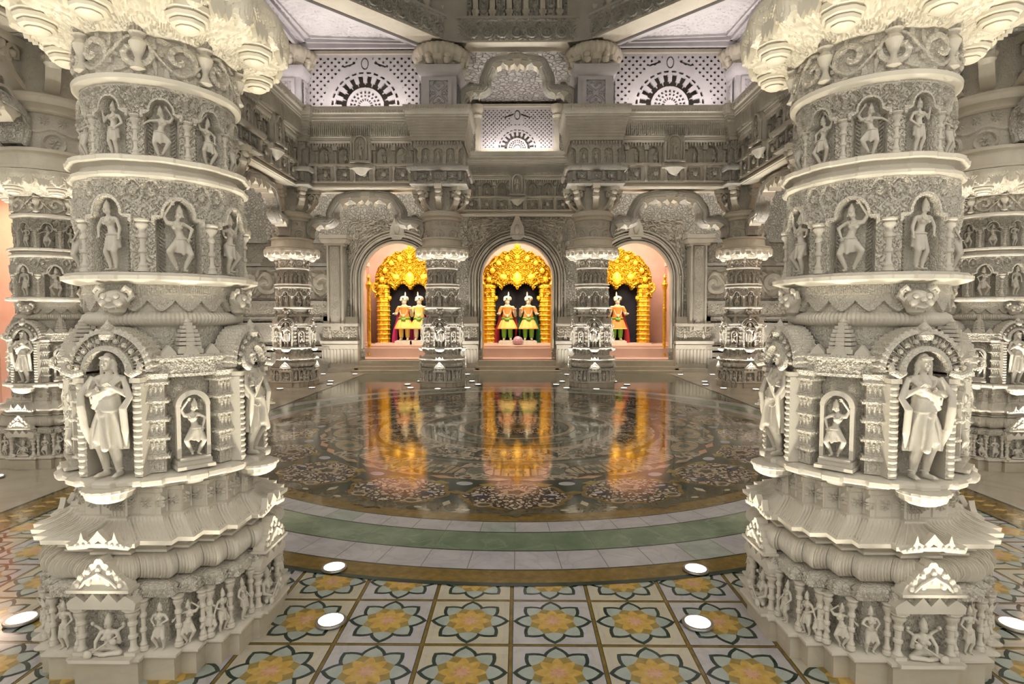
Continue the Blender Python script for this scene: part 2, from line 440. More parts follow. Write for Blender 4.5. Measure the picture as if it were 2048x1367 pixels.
        g.tube([sh + [.11, -.03, .0], sh + [.05, -.09, -.07], wst + [-.03, -.085, .0], hip + [-.10, -.06, .04]], [.026, .03, .028, .02], 8, flat=.5)
        g.tube([sh + [-.12, -.02, .0], [-.20, -.05, .66], [-.17, -.09, .58], [-.16, -.07, .40], [-.14, -.05, .27]], [.024, .03, .034, .032, .010], 8, flat=.6)
        g.tube([sh + [.12, -.02, .0], [.19, -.05, .64], [.16, -.09, .56], [.16, -.07, .38], [.15, -.05, .25]], [.024, .03, .034, .032, .010], 8, flat=.6)
        capsule(g, hip + [-.02, -.10, .02], hip + [.03, -.115, -.26], .018, .030, 8); capsule(g, hip + [.0, -.10, .0], hip + [-.05, -.105, -.20], .014, .024, 8)
        for q in range(5): g.tube([sh + [.10 - .035 * q, -.06, -.03 - .01 * q], sh + [.03 - .03 * q, -.098, -.10 - .012 * q], wst + [-.05 - .01 * q, -.088, .02 - .02 * q]], [.008, .009, .006], 6)
        for k in (-1, 1):
            for q in range(3): capsule(g, hd + [k * .045, .0, .02 - .03 * q], hd + [k * .058, .01, -.01 - .035 * q], .018, .016, 6)
        g.sphere(hd + [0, .01, .058], (.035, .035, .03)); g.sphere(hd + [0, -.035, .045], (.05, .02, .018))
    out = fuse(g, vox, 2)
    # jewellery and face laid on the fused body
    if face:
        out.merge(g2)
        f = hd + [0, -.045, 0]
        capsule(out, f + [0, -.006, .014], f + [0, -.016, -.006], .005, .008, 6)
        for k in (-1, 1):
            out.sphere(f + [k * .018, -.002, .010], (.011, .006, .006), 8, 5)
            capsule(out, f + [k * .008, -.004, .022], f + [k * .028, .002, .022], .003, .002, 5)
        capsule(out, f + [-.011, -.004, -.024], f + [.011, -.004, -.024], .0045, .0045, 5)
        out.tube([sh + [.06 * math.cos(a), -.062 - .012 * math.sin(-a), -.02 + .055 * math.sin(a)] for a in np.linspace(PI, 2 * PI, 9)], .009, 6)
        out.tube([hip + [.088 * math.cos(a), .082 * math.sin(a) - .012, .025] for a in np.linspace(0, 2 * PI, 15)], .012, 6)
        for i, k in enumerate((-1, 1)):
            an = J['an'][i]; out.tube([np.array([an[0] + .028 * math.cos(a), .01 + .028 * math.sin(a), an[1] + .03]) for a in np.linspace(0, 2 * PI, 9)], .007, 5)
    V = out.arr() * h
    o2 = G(); o2.V = [V]; o2.Q = out.Q; o2.P = out.P; o2.qm = out.qm; o2.pm = out.pm; o2.n = out.n
    return o2
def seated(h, vox):
    g = G()
    capsule(g, (-.07, 0, .10), (.07, 0, .10), .11, .11); capsule(g, (0, 0, .15), (0, 0, .45), .10, .12)
    capsule(g, (-.13, 0, .48), (.13, 0, .48), .06, .06); capsule(g, (0, 0, .5), (0, -.02, .62), .05, .05)
    g.sphere((0, -.03, .68), (.085, .09, .11)); g.lathe([(.09, 0), (.085, .06), (.05, .14), (.02, .2)], 10, (0, 0, .73))
    for k in (-1, 1):
        capsule(g, (k * .1, -.02, .1), (k * .33, -.16, .09), .09, .07); capsule(g, (k * .33, -.16, .09), (-k * .05, -.24, .07), .065, .045)
        capsule(g, (k * .18, 0, .47), (k * .28, -.06, .27), .05, .042)
        capsule(g, (k * .28, -.06, .27), (k * .17, -.22, .27 + k * .1), .042, .03)
        g.sphere((k * .07, -.1, .37), .055)
        capsule(g, (k * .2, .05, .5), (k * .36, .03, .62), .04, .03); g.sphere((k * .36, -.02, .68), .05)
    o = fuse(g, vox / h, 2)
    capsule(o, (-.42, -.27, .0), (.36, -.25, .52), .022, .02, 8); o.sphere((.28, -.28, .40), (.08, .06, .08)); o.sphere((-.3, -.29, .10), (.1, .06, .1))
    for k in (-1, 1): o.sphere((k * .033, -.115, .70), (.018, .01, .01), 6, 5)
    capsule(o, (0, -.12, .69), (0, -.135, .665), .01, .014, 6); capsule(o, (-.02, -.118, .635), (.02, -.118, .635), .008, .008, 5)
    for k, z in ((-1, .17), (1, .37)): hand(o, (k * .17, -.22, z), (-k * .3, -.6, .1), .05, k, .8)
    o2 = G(); o2.V = [o.arr() * h]; o2.Q = o.Q; o2.P = o.P; o2.qm = o.qm; o2.pm = o.pm; o2.n = o.n
    return o2
# ------------------------------------------------------------ the carved pillar (built once, then copied)
FIG = {}
for nm in ('stand', 'dance', 'bow', 'flute', 'drum', 'bend'):
    FIG[nm] = figure(nm, 1.0, .013).mesh('carved_figure', MARBLE, 50)
FIG['robed'] = figure('robed', 1.0, .0065, 'robe', False).mesh('robed_statue', MARBLE, 50)
FIG['robed2'] = figure('bend', 1.0, .0065, 'robe', True).mesh('robed_statue', MARBLE, 50)
SEAT = seated(1.0, .014).mesh('seated_figure', MARBLE, 50)
def oct_plan(a, c, steps=True):
    """stepped square plan: centre projection, two set-backs, chamfer steps. a = half size of centre projection face"""
    q = [(-.13, -a), (.13, -a), (.13, -a + .03), (.26, -a + .03), (.26, -a + .075), (.325, -a + .075), (.325, -.325)]
    pts = []
    for k in range(4):
        A = k * PI / 2; ca, sa = math.cos(A), math.sin(A)
        seg = q[1:] + [(-y, -x) for x, y in q[1:-1]][::-1]
        for x, y in seg:
            pts.append((x * ca - y * sa, x * sa + y * ca))
    out = [pts[0]]
    for p in pts[1:]:
        if math.hypot(p[0] - out[-1][0], p[1] - out[-1][1]) > 1e-4: out.append(p)
    return out
BASE = oct_plan(.47, 0)
PL = plan(BASE, .003)
PLC = plan(BASE, .03)
def shaft_ledge(prof, n=96, wob=0.0, lob=8):
    g = G(); t = np.linspace(0, 2 * PI, n, endpoint=False)
    prof = np.array(prof)
    rr = prof[None, :, 0] * (1 + wob * np.cos(lob * t)[:, None])
    P = np.stack([rr * np.sin(t)[:, None], -rr * np.cos(t)[:, None], prof[None, :, 1] + 0 * rr], -1)
    g.grid(P, wu=True)
    return g
def arcade(nn, R0, z0, z1, zs, a, depth=.05, k=150., nu=960, nv=110):
    """round band with nn cusped niches; zs spring height, a half width of the niche in metres"""
    H = z1 - z0; W = 2 * PI * R0 / nn
    def hf(A, u, v):
        x = np.mod(u + W / 2, W) - W / 2; ax = np.abs(x)
        sp = zs - z0; dome = a * .62; zc = sp + .02
        wdt = np.where(v < sp, a, dome * np.sqrt(np.clip(1 - ((v - zc) / (dome * 1.25)) ** 2, 0, 1)))
        wdt = np.where((v >= sp) & (v < zc), dome + (a - dome) * (1 - (v - sp) / .02) ** 2, wdt)
        top = zc + dome * 1.25
        inside = (ax < wdt) & (v < top)
        d = ax - wdt
        rr_ = np.hypot(ax / dome, np.maximum(v - zc, 0) / (dome * 1.25)); rim = (v > sp - .012) & ((((v > zc) & (rr_ > 1) & (rr_ < 1 + .24)) | ((v <= zc) & (d >= 0) & (ax < a + .012) & (v > sp - .012))))
        span = filigree(x, v, k) * .010
        heart = ss(.012, .004, np.abs(np.hypot((W / 2 - ax) * 1.0 - .035, (v - (H - .055)) * .7) - .022)) * (v > H - .10)
        out = np.where(inside, -depth + .012 * (np.cos((v * 1.0 + (a - ax) * .8) * 2 * PI / .016) > 0) * (ax > a * .60) * (ax < a * .92) * (v < sp), np.where(rim, .020, span - .014 * heart))
        out = np.where((v > H - .010), .006, out)
        return out
    g = G(); cyl(g, R0, z0, z1, nu, nv, hf)
    return g
def colonette(z0, z1, r=.018):
    h = z1 - z0
    p = [(1.5, 0), (1.5, .06), (1.1, .08), (1.3, .12), (1.0, .15), (.75, .2), (.75, .34), (1.15, .37), (1.15, .42), (.75, .45), (.8, .62), (1.2, .65), (1.2, .7), (.85, .73), (1.0, .80), (1.6, .85), (1.7, .9), (1.3, .92), (2.0, .97), (2.0, 1.0)]
    return G().lathe([(r * a, z0 + h * b) for a, b in p], 14)
def on_ring(name, me, parent, ang, rad, z, sc=1, yaw=0):
    """part standing on a circle, facing outwards; ang measured from the front (-y) towards +x"""
    return link(name, me, parent, (rad * math.sin(ang), -rad * math.cos(ang), z), ang + yaw, sc)

def make_pillar():
    root = empty('carved_pillar')
    # --- plinth
    g = G(); sweep(g, PLC, [(.0, 0), (.0, .09), (-.006, .098), (-.012, .100)]); obj('plinth_slab', g, BEIGE, root)
    g = G(); sweep(g, PLC, [(.012, .10), (.018, .108), (.018, .118), (.0, .126), (-.01, .130)]); obj('base_moulding', g, MARBLE, root)
    def hb(s, z): return .007 * filigree(s, z, 95)
    g = G(); sweep(g, PL, [(-.06, .13), (-.06, .345)], hb, sub=40); obj('figure_frieze', g, CHIS, root)
    # posts between the figures
    pst = colonette(.13, .345, .012).mesh('corner_post', MARBLE)
    fl = G()
    for q in range(4):
        A = q * PI / 2
        for x in (-.135, .135, -.262, .262, -.335, .335):
            y = -.47 + (.035 if abs(x) < .2 else .065 if abs(x) < .3 else .115)
            link('corner_post', pst, root, (x * math.cos(A) - y * math.sin(A), x * math.sin(A) + y * math.cos(A), 0), A)
    names = ['stand', 'drum', 'flute', 'bow', 'dance', 'bend', 'stand', 'drum']
    k = 0
    for q in range(4):
        A = q * PI / 2
        for x, y, s, yw in ((-.197, -.428, .192, 0), (.197, -.428, .192, 0), (-.295, -.385, .185, -.25), (.295, -.385, .185, .25), (.345, -.337, .185, .6)):
            link('standing_figure', FIG[names[k % 8]], root, (x * math.cos(A) - y * math.sin(A), x * math.sin(A) + y * math.cos(A), .128), A + yw, s); k += 1
        pv = empty('pavilion'); pv.parent = root; pv.rotation_euler = (0, 0, A)
        g = G()
        for sx in (-1, 1):
            g.merge(colonette(.12, .315, .016), Matrix.Translation((sx * .105, -.455, 0)))
            g.box((sx * .105, -.455, .13), (.045, .05, .02)); g.box((sx * .105, -.455, .318), (.05, .055, .012))
        obj('post', g, MARBLE, pv)
        g = G(); top = []
        for i in range(5):
            x = -.13 + .065 * i
            top += [(x, .352 + (.006 if i in (0, 4) else .0))]
            if i < 4: top += [(x + .0325, .378 if i in (0, 3) else .388)]
        zz = []
        for i in range(8):
            x = -.12 + .03 * i; zz += [(x, .338), (x + .015, .328)]
        zz += [(.12, .338)]
        poly = [(-.135, .322), (.135, .322), (.14, .345)] + top[::-1] + [(-.14, .345)]
        g.ext(poly, -.487, -.44); obj('canopy', g, MARBLE, pv)
        link('seated_figure', SEAT, pv, (0, -.445, .124), 0, .178)
        g = G(); g.box((0, -.46, .120), (.25, .10, .014)); obj('footing', g, MARBLE, pv)
    # --- eave with scalloped leaves
    def he(s, z): return .010 * scallop(s, z - .345, .03, .045)
    g = G(); sweep(g, PL, [(-.06, .345), (-.012, .348), (-.010, .39), (-.03, .402), (-.05, .405)], None, sub=1)
    sweep(g, PL, [(-.010, .348), (-.010, .392)], he, sub=12, cap=False); obj('leaf_eave', g, CHIS, root)
    # --- ribbed torus
    th = np.linspace(-PI / 2, PI / 2, 15)
    prof = [(-.062, .405)] + [(-.055 + .05 * math.cos(a), .462 + .052 * math.sin(a)) for a in th] + [(-.065, .518)]
    def hr(s, z): return .0045 * (np.cos(s * 2 * PI / .0135)) * ss(.41, .43, z)
    g = G(); sweep(g, PL, prof, hr); obj('ribbed_torus', g, MARBLE, root)
    g = G(); sweep(g, PLC, [(-.06, .515), (-.045, .52), (-.045, .53), (-.06, .535), (-.05, .545), (-.05, .555), (-.07, .56), (-.07, .575)]); obj('neck_moulding', g, MARBLE, root)
    # --- sloping roof cornice
    prof = [(-.07, .570), (-.01, .566), (.008, .570), (.010, .588), (-.004, .592), (-.022, .600), (-.045, .610), (-.065, .622), (-.080, .636), (-.085, .648), (-.085, .656), (-.10, .660), (-.11, .664)]
    def hc(s, z): return .0045 * (np.cos(s * 2 * PI / .016)) * ss(.594, .60, z) * ss(.650, .642, z)
    g = G(); sweep(g, PL, prof, hc); obj('roof_cornice', g, MARBLE, root)
    # trefoil gables on the torus and acroters on the cornice, on the four sides
    gb = G()
    pts = []
    for t in np.linspace(-1, 1, 33):
        zt = (1 - abs(t)) ** .9 * .115 + .010 + .010 * abs(math.sin(t * PI * 5))
        pts.append((t * .115, .405 + zt))
    gb.ext([(-.118, .405)] + pts + [(.118, .405)][::1] , -.492, -.44)
    for t in range(7):
        a = PI * t / 6; gb.sphere((.085 * math.cos(a) * (1 if t not in (3,) else 1), -.494, .425 + .062 * math.sin(a)), (.013, .008, .013), 8, 5)
    for x in (-.04, 0, .04): gb.sphere((x, -.495, .44 + (.02 if x == 0 else 0)), (.012, .012, .018), 8, 5)
    gb.tube([(-.075, -.496, .415), (-.05, -.50, .445), (0, -.50, .475), (.05, -.50, .445), (.075, -.496, .415)], .006, 6)
    gb.box((0, -.47, .402), (.25, .07, .012))
    gm = gb.mesh('trefoil_gable', MARBLE)
    ac = G()
    for sx in (-1, 1):
        ac.ext([(sx * .0, .605), (sx * .02, .59), (sx * .045, .572), (sx * .12, .566), (sx * .128, .578), (sx * .085, .592), (sx * .075, .61), (sx * .066, .64), (sx * .058, .61), (sx * .04, .60), (sx * .012, .63), (0, .645)][::sx], -.492, -.465)
        for i in range(4): ac.sphere((sx * (.035 + .022 * i), -.492, .588 - .003 * i), (.009, .006, .009), 6, 5)
    am = ac.mesh('crest_ornament', MARBLE)
    for q in range(4):
        link('trefoil_gable', gm, root, (0, 0, 0), q * PI / 2); link('crest_ornament', am, root, (0, 0, 0), q * PI / 2)
    # --- rosette course
    def hz(s, z): return .014 * rosettes(s, z - .668, .0667, .085) + .006 * (np.abs(tri(s, .0667) - .0333) < .003) + .006 * (z > .752)
    g = G(); sweep(g, PL, [(-.100, .660), (-.100, .772)], hz, sub=30); obj('rosette_course', g, MARBLE, root)
    # --- lotus ledge with four lobes under the tall statues
    n = 240; t = np.linspace(0, 2 * PI, n, endpoint=False)
    prof = np.array([(.31, .755), (.345, .762), (.375, .775), (.385, .79), (.425, .798), (.432, .806), (.432, .822), (.422, .830), (.405, .835), (.30, .838)])
    lobe = np.maximum(0, np.cos(2 * t)) ** 6
    step = .012 * np.sign(np.cos(16 * t))
    rr = prof[None, :, 0] + (.035 * lobe + step)[:, None] * np.linspace(0, 1, 10)[None, :] ** .5 * (np.arange(10) < 9)
    g = G(); g.grid(np.stack([rr * np.sin(t)[:, None], -rr * np.cos(t)[:, None], prof[None, :, 1] + 0 * rr], -1), wu=True); obj('lotus_ledge', g, MARBLE, root)
    lp = G(); lp.lathe([(.03, .735), (.06, .745), (.085, .762), (.09, .782), (.10, .79), (.10, .80), (.08, .805)], 40, (0, -.41, 0), fl=20, amp=.03)
    lm = lp.mesh('lotus_corbel', MARBLE)
    # --- statue drum
    g = G(); cyl(g, .305, .83, 1.335, 480, 60, lambda A, u, v: .006 * filigree(u, v, 130)); obj('drum', g, CHIS, root)
    big = ['robed', 'robed2', 'robed', 'robed2']
    # jamb and niche meshes
    jb = G()
    def hj(u, v): return .008 * teeth(v, u, .025, .03)
    for sx in (-1, 1):
        jb.box((sx * .115, -.355, 1.03), (.034, .10, .385))
        for i in range(15): jb.lathe([(.002, 0), (.018, .006), (.020, .014), (.008, .024)], 8, (sx * .115, -.405, .845 + i * .025), sy=.5)
        jb.box((sx * .115, -.36, 1.235), (.044, .11, .02))
    jm = jb.mesh('leaf_jamb', MARBLE)
    tr = G()                                             # radiating fan arch over the statue head
    n = 193; t = np.linspace(0, PI, n)
    for (ra, rb, ya, yb) in ((.085, .105, -.425, -.30), (.105, .155, -.395, -.30), (.155, .175, -.405, -.30)):
        P = np.zeros((n, 4, 3)); cz = 1.27
        for j, (r_, y_) in enumerate(((ra, yb), (ra, ya), (rb, ya + .01), (rb, yb))):
            rw = r_ + (.004 * np.cos(t * 44) if ra > .1 and j > 1 else 0)
            P[:, j, 0] = rw * np.cos(t); P[:, j, 1] = y_ + (0.010 * np.cos(t * 56) if j in (1, 2) and .1 < ra < .15 else 0); P[:, j, 2] = cz + rw * np.sin(t) * 1.02
        tr.grid(P, wv=True)
    for i in range(11):
        a = PI * (i + .5) / 11; tr.sphere((.128 * math.cos(a), -.402, 1.27 + .128 * math.sin(a)), (.012, .012, .012), 8, 5)
    for sx in (-1, 1):
        tr.tube([(sx * .09, -.42, 1.27), (sx * .12, -.44, 1.262), (sx * .15, -.44, 1.275), (sx * .155, -.435, 1.30), (sx * .14, -.43, 1.31)], [.012, .014, .013, .01, .007], 8)
    tr.lathe([(.03, 0), (.034, .02), (.02, .035), (.026, .05), (.012, .065), (.0, .085)], 12, (0, -.395, 1.40))
    tm = tr.mesh('fan_arch', CHIS)
    tu = G()                                             # little tower of stacked ledges
    zz = .84; w = .082
    for i in range(5):
        tu.box((0, 0, zz + .032), (w * .74, w * .74, .064)); tu.box((0, 0, zz + .064), (w * 1.14, w * 1.14, .010)); tu.box((0, 0, zz + .073), (w * 1.0, w * 1.0, .010))
        for x in (-.018, 0, .018): tu.box((x, -w * .37, zz + .030), (.008, .010, .036))
        zz += .078
    tu.box((0, 0, zz + .012), (w * 1.0, w * 1.0, .03), taper=1.2)
    um = tu.mesh('ledged_turret', CHIS)
    sn = G()                                             # small framed niche on the diagonal
    sn.box((0, -.33, .865), (.135, .12, .03)); sn.box((0, -.335, .885), (.12, .13, .012)); sn.box((0, -.345, .85), (.15, .14, .014))
    for sx in (-1, 1): sn.box((sx * .058, -.365, 1.0), (.016, .03, .22))
    n = 25; t = np.linspace(0, PI, n); P = np.zeros((n, 4, 3))
    for j, (r_, y_) in enumerate(((.048, -.33), (.048, -.385), (.068, -.38), (.068, -.33))):
        P[:, j, 0] = r_ * np.cos(t); P[:, j, 1] = y_; P[:, j, 2] = 1.11 + r_ * np.sin(t)
    sn.grid(P, wv=True)
    nm = sn.mesh('framed_niche', MARBLE)
    sp = G()                                             # mini spire
    sp.box((0, -.325, 1.345), (.10, .08, .02))
    for i, (w, z) in enumerate(((.088, 1.36), (.085, 1.378), (.081, 1.396), (.075, 1.414), (.066, 1.432), (.052, 1.448), (.032, 1.462))):
        sp.box((0, -.325, z), (w, w * .85, .013)); sp.box((0, -.325, z), (w * .4, w * 1.0, .017))
    sp.lathe([(.012, 1.465), (.018, 1.472), (.012, 1.48), (.0, 1.492)], 10, (0, -.325, 0))
    smh = sp.mesh('model_spire', MARBLE)
    kf = G()                                             # lion face
    kf.sphere((0, -.345, 1.565), (.058, .04, .040), 20, 12)
    for sx in (-1, 1):
        kf.sphere((sx * .026, -.38, 1.578), .013); kf.tube([(sx * .035, -.352, 1.60), (sx * .062, -.352, 1.60), (sx * .072, -.35, 1.575), (sx * .058, -.355, 1.56), (sx * .05, -.36, 1.575)], [.008, .013, .013, .011, .006], 8); kf.sphere((sx * .03, -.375, 1.55), (.02, .014, .016))
        kf.tube([(sx * .04, -.36, 1.60), (sx * .06, -.37, 1.615), (sx * .075, -.365, 1.60), (sx * .07, -.36, 1.585)], [.009, .009, .007, .004], 6)
    kf.sphere((0, -.385, 1.563), (.014, .014, .012)); kf.tube([(-.04, -.37, 1.54), (0, -.385, 1.530), (.04, -.37, 1.54)], .007, 6)
    for x in (-.024, -.008, .008, .024): kf.lathe([(.006, 0), (.0, -.014)][::-1], 6, (x, -.38, 1.535))
    kf.lathe([(.01, 0), (.03, .012), (.036, .03), (.05, .045)], 12, (0, -.34, 1.50))
    km = kf.mesh('lion_face', MARBLE)
    for q in range(4):
        A = q * PI / 2
        link('lotus_corbel', lm, root, (0, 0, 0), A)
        link('leaf_jamb', jm, root, (0, 0, 0), A)
        link('fan_arch', tm, root, (0, 0, 0), A)
        link('lion_face', km, root, (0, 0, 0), A)
        on_ring('robed_statue', FIG[big[q]], root, A, .395, .838, .515)
        D = A + PI / 4
        link('framed_niche', nm, root, (0, 0, 0), D); link('model_spire', smh, root, (0, 0, 0), D)
        on_ring('dancing_figure', FIG[('dance', 'bow')[q % 2]], root, D, .372, .892, .245)
        for s in (-1, 1): on_ring('ledged_turret', um, root, D + s * R(20.5), .352, 0)
    # band above niches and turrets
    def hn(A, u, v): return .012 * filigree(u, v, 150) + .03 * ss(.25, .2, np.abs(np.mod(A, PI / 2) - PI / 4) / PI * 2 - .0) * 0
    g = G()
    for q in range(4):
        D = q * PI / 2 + PI / 4
        cyl(g, .388, 1.245, 1.315, 110, 22, lambda A, u, v: .008 * filigree(u, v, 150) + .004 * ss(.06, .065, v), a0=D - .50, a1=D + .50)
        for (z, rr) in ((1.245, .395), (1.315, .402), (1.325, .39)):
            t = np.linspace(D - .52, D + .52, 30)
            P = np.zeros((30, 4, 3))
            for j, (r_, z_) in enumerate(((.28, z - .005), (rr, z - .005), (rr, z + .007), (.28, z + .007))):
                P[:, j, 0] = r_ * np.sin(t); P[:, j, 1] = -r_ * np.cos(t); P[:, j, 2] = z_
            n0 = g.n; g.grid(P, wv=True); g.P += [[n0, n0 + 1, n0 + 2, n0 + 3], [n0 + 116, n0 + 119, n0 + 118, n0 + 117]]; g.pm += [0, 0]
    obj('fretwork_course', g, CHIS, root)
    cr = G()
    for s in (-1, 0, 1): cr.ext([(s * .085 - .032, 1.325), (s * .085 + .032, 1.325), (s * .085 + .024, 1.345), (s * .085, 1.375), (s * .085 - .024, 1.345)], -.385 + abs(s) * .012, -.35 + abs(s) * .012)
    cm = cr.mesh('pediment_crest', MARBLE)
    for q in range(4): link('pediment_crest', cm, root, (0, 0, 0), q * PI / 2 + PI / 4)
    # neck + ribbed cushion
    g = G(); cyl(g, .272, 1.33, 1.46, 360, 26, lambda A, u, v: .006 * filigree(u, v, 120)); obj('neck_drum', g, CHIS, root)
    g = shaft_ledge([(.272, 1.45), (.30, 1.455), (.32, 1.468), (.327, 1.485), (.322, 1.50), (.30, 1.515), (.285, 1.52)], 720, 0)
    V = g.V[0].reshape(720, 7, 3); t = np.linspace(0, 2 * PI, 720, endpoint=False); V[:, 1:6, :2] *= (1 + .010 * np.cos(120 * t))[:, None, None]; g.V[0] = V.reshape(-1, 3)
    obj('ribbed_cushion', g, MARBLE, root)
    def hl(A, u, v):
        z = tri(u, .10) / .05
        low = ss(.02, -.02, v - (.045 * (1 - z)))
        return np.where(v > .045 * z ** 1.5, .012 + .006 * (np.cos(u * 2 * PI / .008) * .3 + .5) * (v > .075) + .003 * filigree(u, v, 200), -.008)
    g = G(); cyl(g, .305, 1.515, 1.635, 900, 50, hl); obj('lace_band', g, CHIS, root)
    # --- main ledge
    g = shaft_ledge([(.30, 1.628), (.345, 1.632), (.372, 1.640), (.392, 1.648), (.394, 1.664), (.384, 1.668), (.375, 1.678), (.28, 1.682)], 240, 0)
    V = g.V[0].reshape(240, 8, 3); t = np.linspace(0, 2 * PI, 240, endpoint=False)
    V[:, 1:7, :2] *= (1 + .012 * np.sign(np.cos(16 * t)) + .0)[:, None, None]; g.V[0] = V.reshape(-1, 3)
    obj('main_ledge', g, MARBLE, root)
    # --- arcade of dancers
    off = R(-4.5)
    a = obj('lower_arcade', arcade(8, .335, 1.682, 2.07, 1.90, .085), CHIS, root, rz=off)
    c1 = colonette(1.682, 1.90, .015).mesh('colonette', MARBLE)
    for i in range(8):
        on_ring('colonette', c1, root, off + (i + .5) * PI / 4, .338, 0)
        on_ring('dancing_figure', FIG[('bend', 'dance', 'bow', 'flute', 'drum', 'bow', 'stand', 'dance')[i]], root, off + i * PI / 4, .322, 1.684, .285)
    g = shaft_ledge([(.30, 2.066), (.342, 2.07), (.358, 2.078), (.36, 2.09), (.345, 2.10), (.33, 2.106), (.325, 2.12), (.342, 2.130), (.366, 2.138), (.368, 2.155), (.35, 2.162), (.28, 2.168)], 240)
    V = g.V[0].reshape(240, 12, 3); V[:, :, :2] *= (1 + .010 * np.sign(np.cos(12 * t)))[:, None, None]; g.V[0] = V.reshape(-1, 3)
    obj('double_ledge', g, MARBLE, root)
    a = obj('upper_arcade', arcade(10, .302, 2.166, 2.46, 2.335, .062, .04, 170), CHIS, root, rz=off)
    c2 = colonette(2.166, 2.335, .012).mesh('colonette', MARBLE)
    for i in range(10):
        on_ring('colonette', c2, root, off + (i + .5) * PI / 5, .304, 0)
        on_ring('dancing_figure', FIG[('stand', 'bow', 'dance', 'drum', 'flute', 'bend', 'bow', 'dance', 'stand', 'drum')[i]], root, off + i * PI / 5, .292, 2.168, .215)
    g = shaft_ledge([(.29, 2.456), (.318, 2.462), (.336, 2.474), (.338, 2.492), (.32, 2.50), (.28, 2.505)], 120); obj('round_moulding', g, MARBLE, root)
    g = G(); cyl(g, .308, 2.50, 2.665, 900, 60, lambda A, u, v: .022 * scrolls(u, v, .161, .165) + .006 * rosettes(u, v, .161, .165)); obj('scroll_band', g, CHIS, root)
    vs = G(); vs.lathe([(.012, 2.505), (.03, 2.515), (.016, 2.54), (.012, 2.56), (.028, 2.60), (.034, 2.62), (.02, 2.64), (.034, 2.66)], 14)
    vm = vs.mesh('vase_post', MARBLE)
    for i in range(8): on_ring('vase_post', vm, root, off + (i + .5) * PI / 4, .325, 0)
    # --- flower bracket flare
    def hfl(A, u, v): return 0
    n = 720; t = np.linspace(0, 2 * PI, n, endpoint=False)
    prof = np.array([(.29, 2.655), (.33, 2.665), (.34, 2.68), (.36, 2.70), (.40, 2.725), (.45, 2.745), (.50, 2.76), (.535, 2.775), (.545, 2.80), (.555, 2.84), (.555, 2.875), (.53, 2.885), (.50, 2.89)])
    kk = np.arange(13); tt = np.linspace(0, 12, 61)
    pr_, pz_ = np.interp(tt, kk, prof[:, 0]), np.interp(tt, kk, prof[:, 1])
    m1 = np.interp(tt, kk, [0, 0, .3, .6, 1, 1, 1, 1, .8, .5, .3, .2, 0]); m2 = np.interp(tt, kk, [0, 0, 0, .2, .4, .7, 1, 1, .3, 0, 0, 0, 0]); m3 = np.interp(tt, kk, [0, .3, 1, 1, 1, 1, 1, 1, 1, 1, .6, 0, 0])
    arc = np.concatenate([[0], np.cumsum(np.hypot(np.diff(pr_), np.diff(pz_)))])
    fil = filigree(tri(t * .45, .45 * 2 * PI / 16)[:, None] + 0 * tt[None, :], arc[None, :] + 0 * t[:, None], 75)
    rr = pr_[None, :] * (1 + .035 * np.cos(16 * t)[:, None] * m1[None, :]) + .004 * fil * m3
    zz = pz_[None, :] + 0 * rr - .03 * (np.cos(16 * t) ** 2)[:, None] * m2[None, :] - .012 * fil * m3 * (tt < 38)
    g = G(); g.grid(np.stack([rr * np.sin(t)[:, None], -rr * np.cos(t)[:, None], zz], -1), wu=True); obj('flower_capital', g, SMOOTH, root)
    pd = G(); pd.lathe([(.002, 2.655), (.03, 2.658), (.045, 2.668), (.042, 2.674), (.062, 2.680), (.066, 2.692), (.060, 2.697), (.076, 2.702), (.082, 2.716), (.074, 2.722), (.088, 2.730), (.092, 2.75), (.07, 2.78)], 28, fl=8, amp=.03)
    pm = pd.mesh('lotus_pendant', SMOOTH)
    lf = G()
    for i in range(1):
        for s in (-1, 0, 1): lf.ext([(s * .03 - .016, 2.80), (s * .03 - .014, 2.755), (s * .03, 2.725), (s * .03 + .014, 2.755), (s * .03 + .016, 2.80)], -.012, .012); 
    lfm = lf.mesh('leaf_drop', SMOOTH)
    for i in range(16):
        if i % 2 == 0: on_ring('lotus_pendant', pm, root, i * PI / 8, .44, 0)
        on_ring('leaf_drop', lfm, root, (i + .5) * PI / 8, .525, 0)
    g = shaft_ledge([(.50, 2.885), (.53, 2.89), (.53, 2.915), (.45, 2.925), (.42, 2.94), (.41, 3.06), (.43, 3.08), (.43, 3.11), (.38, 3.12)], 64); obj('plain_ledge', g, SMOOTH, root)
    # --- upper shaft
    def hm(A, u, v):
        W = 2 * PI * .37 / 8; x = np.mod(u + W / 2, W) - W / 2; r = np.hypot(x, (v - .07) * 1.0)
        med = ss(.02, .0, np.abs(r - .085)) * .03 * (v > .0) + .02 * ss(.05, .04, r) * (.6 + .4 * np.cos(6 * np.arctan2(v - .07, x)))
        return med + .012 * ss(.02, .0, np.abs(v - .185 - .02 * np.cos(x * 2 * PI / W))) + (v > .21) * .012 * rosettes(u, v - .22, W / 2, .12)
    g = G(); cyl(g, .365, 3.11, 3.46, 700, 80, hm); obj('medallion_band', g, CHIS, root)
    g = shaft_ledge([(.36, 3.455), (.39, 3.46), (.405, 3.475), (.40, 3.50), (.41, 3.52), (.44, 3.54), (.45, 3.57), (.445, 3.60), (.40, 3.615), (.40, 3.64), (.37, 3.66), (.33, 3.67)], 96); obj('ring_moulding', g, SMOOTH, root)
    g = G(); cyl(g, .33, 3.66, 4.16, 240, 30, lambda A, u, v: .012 * filigree(u, v, 60)); obj('upper_neck', g, CHIS, root)
    br = G()                                             # scrolled bracket
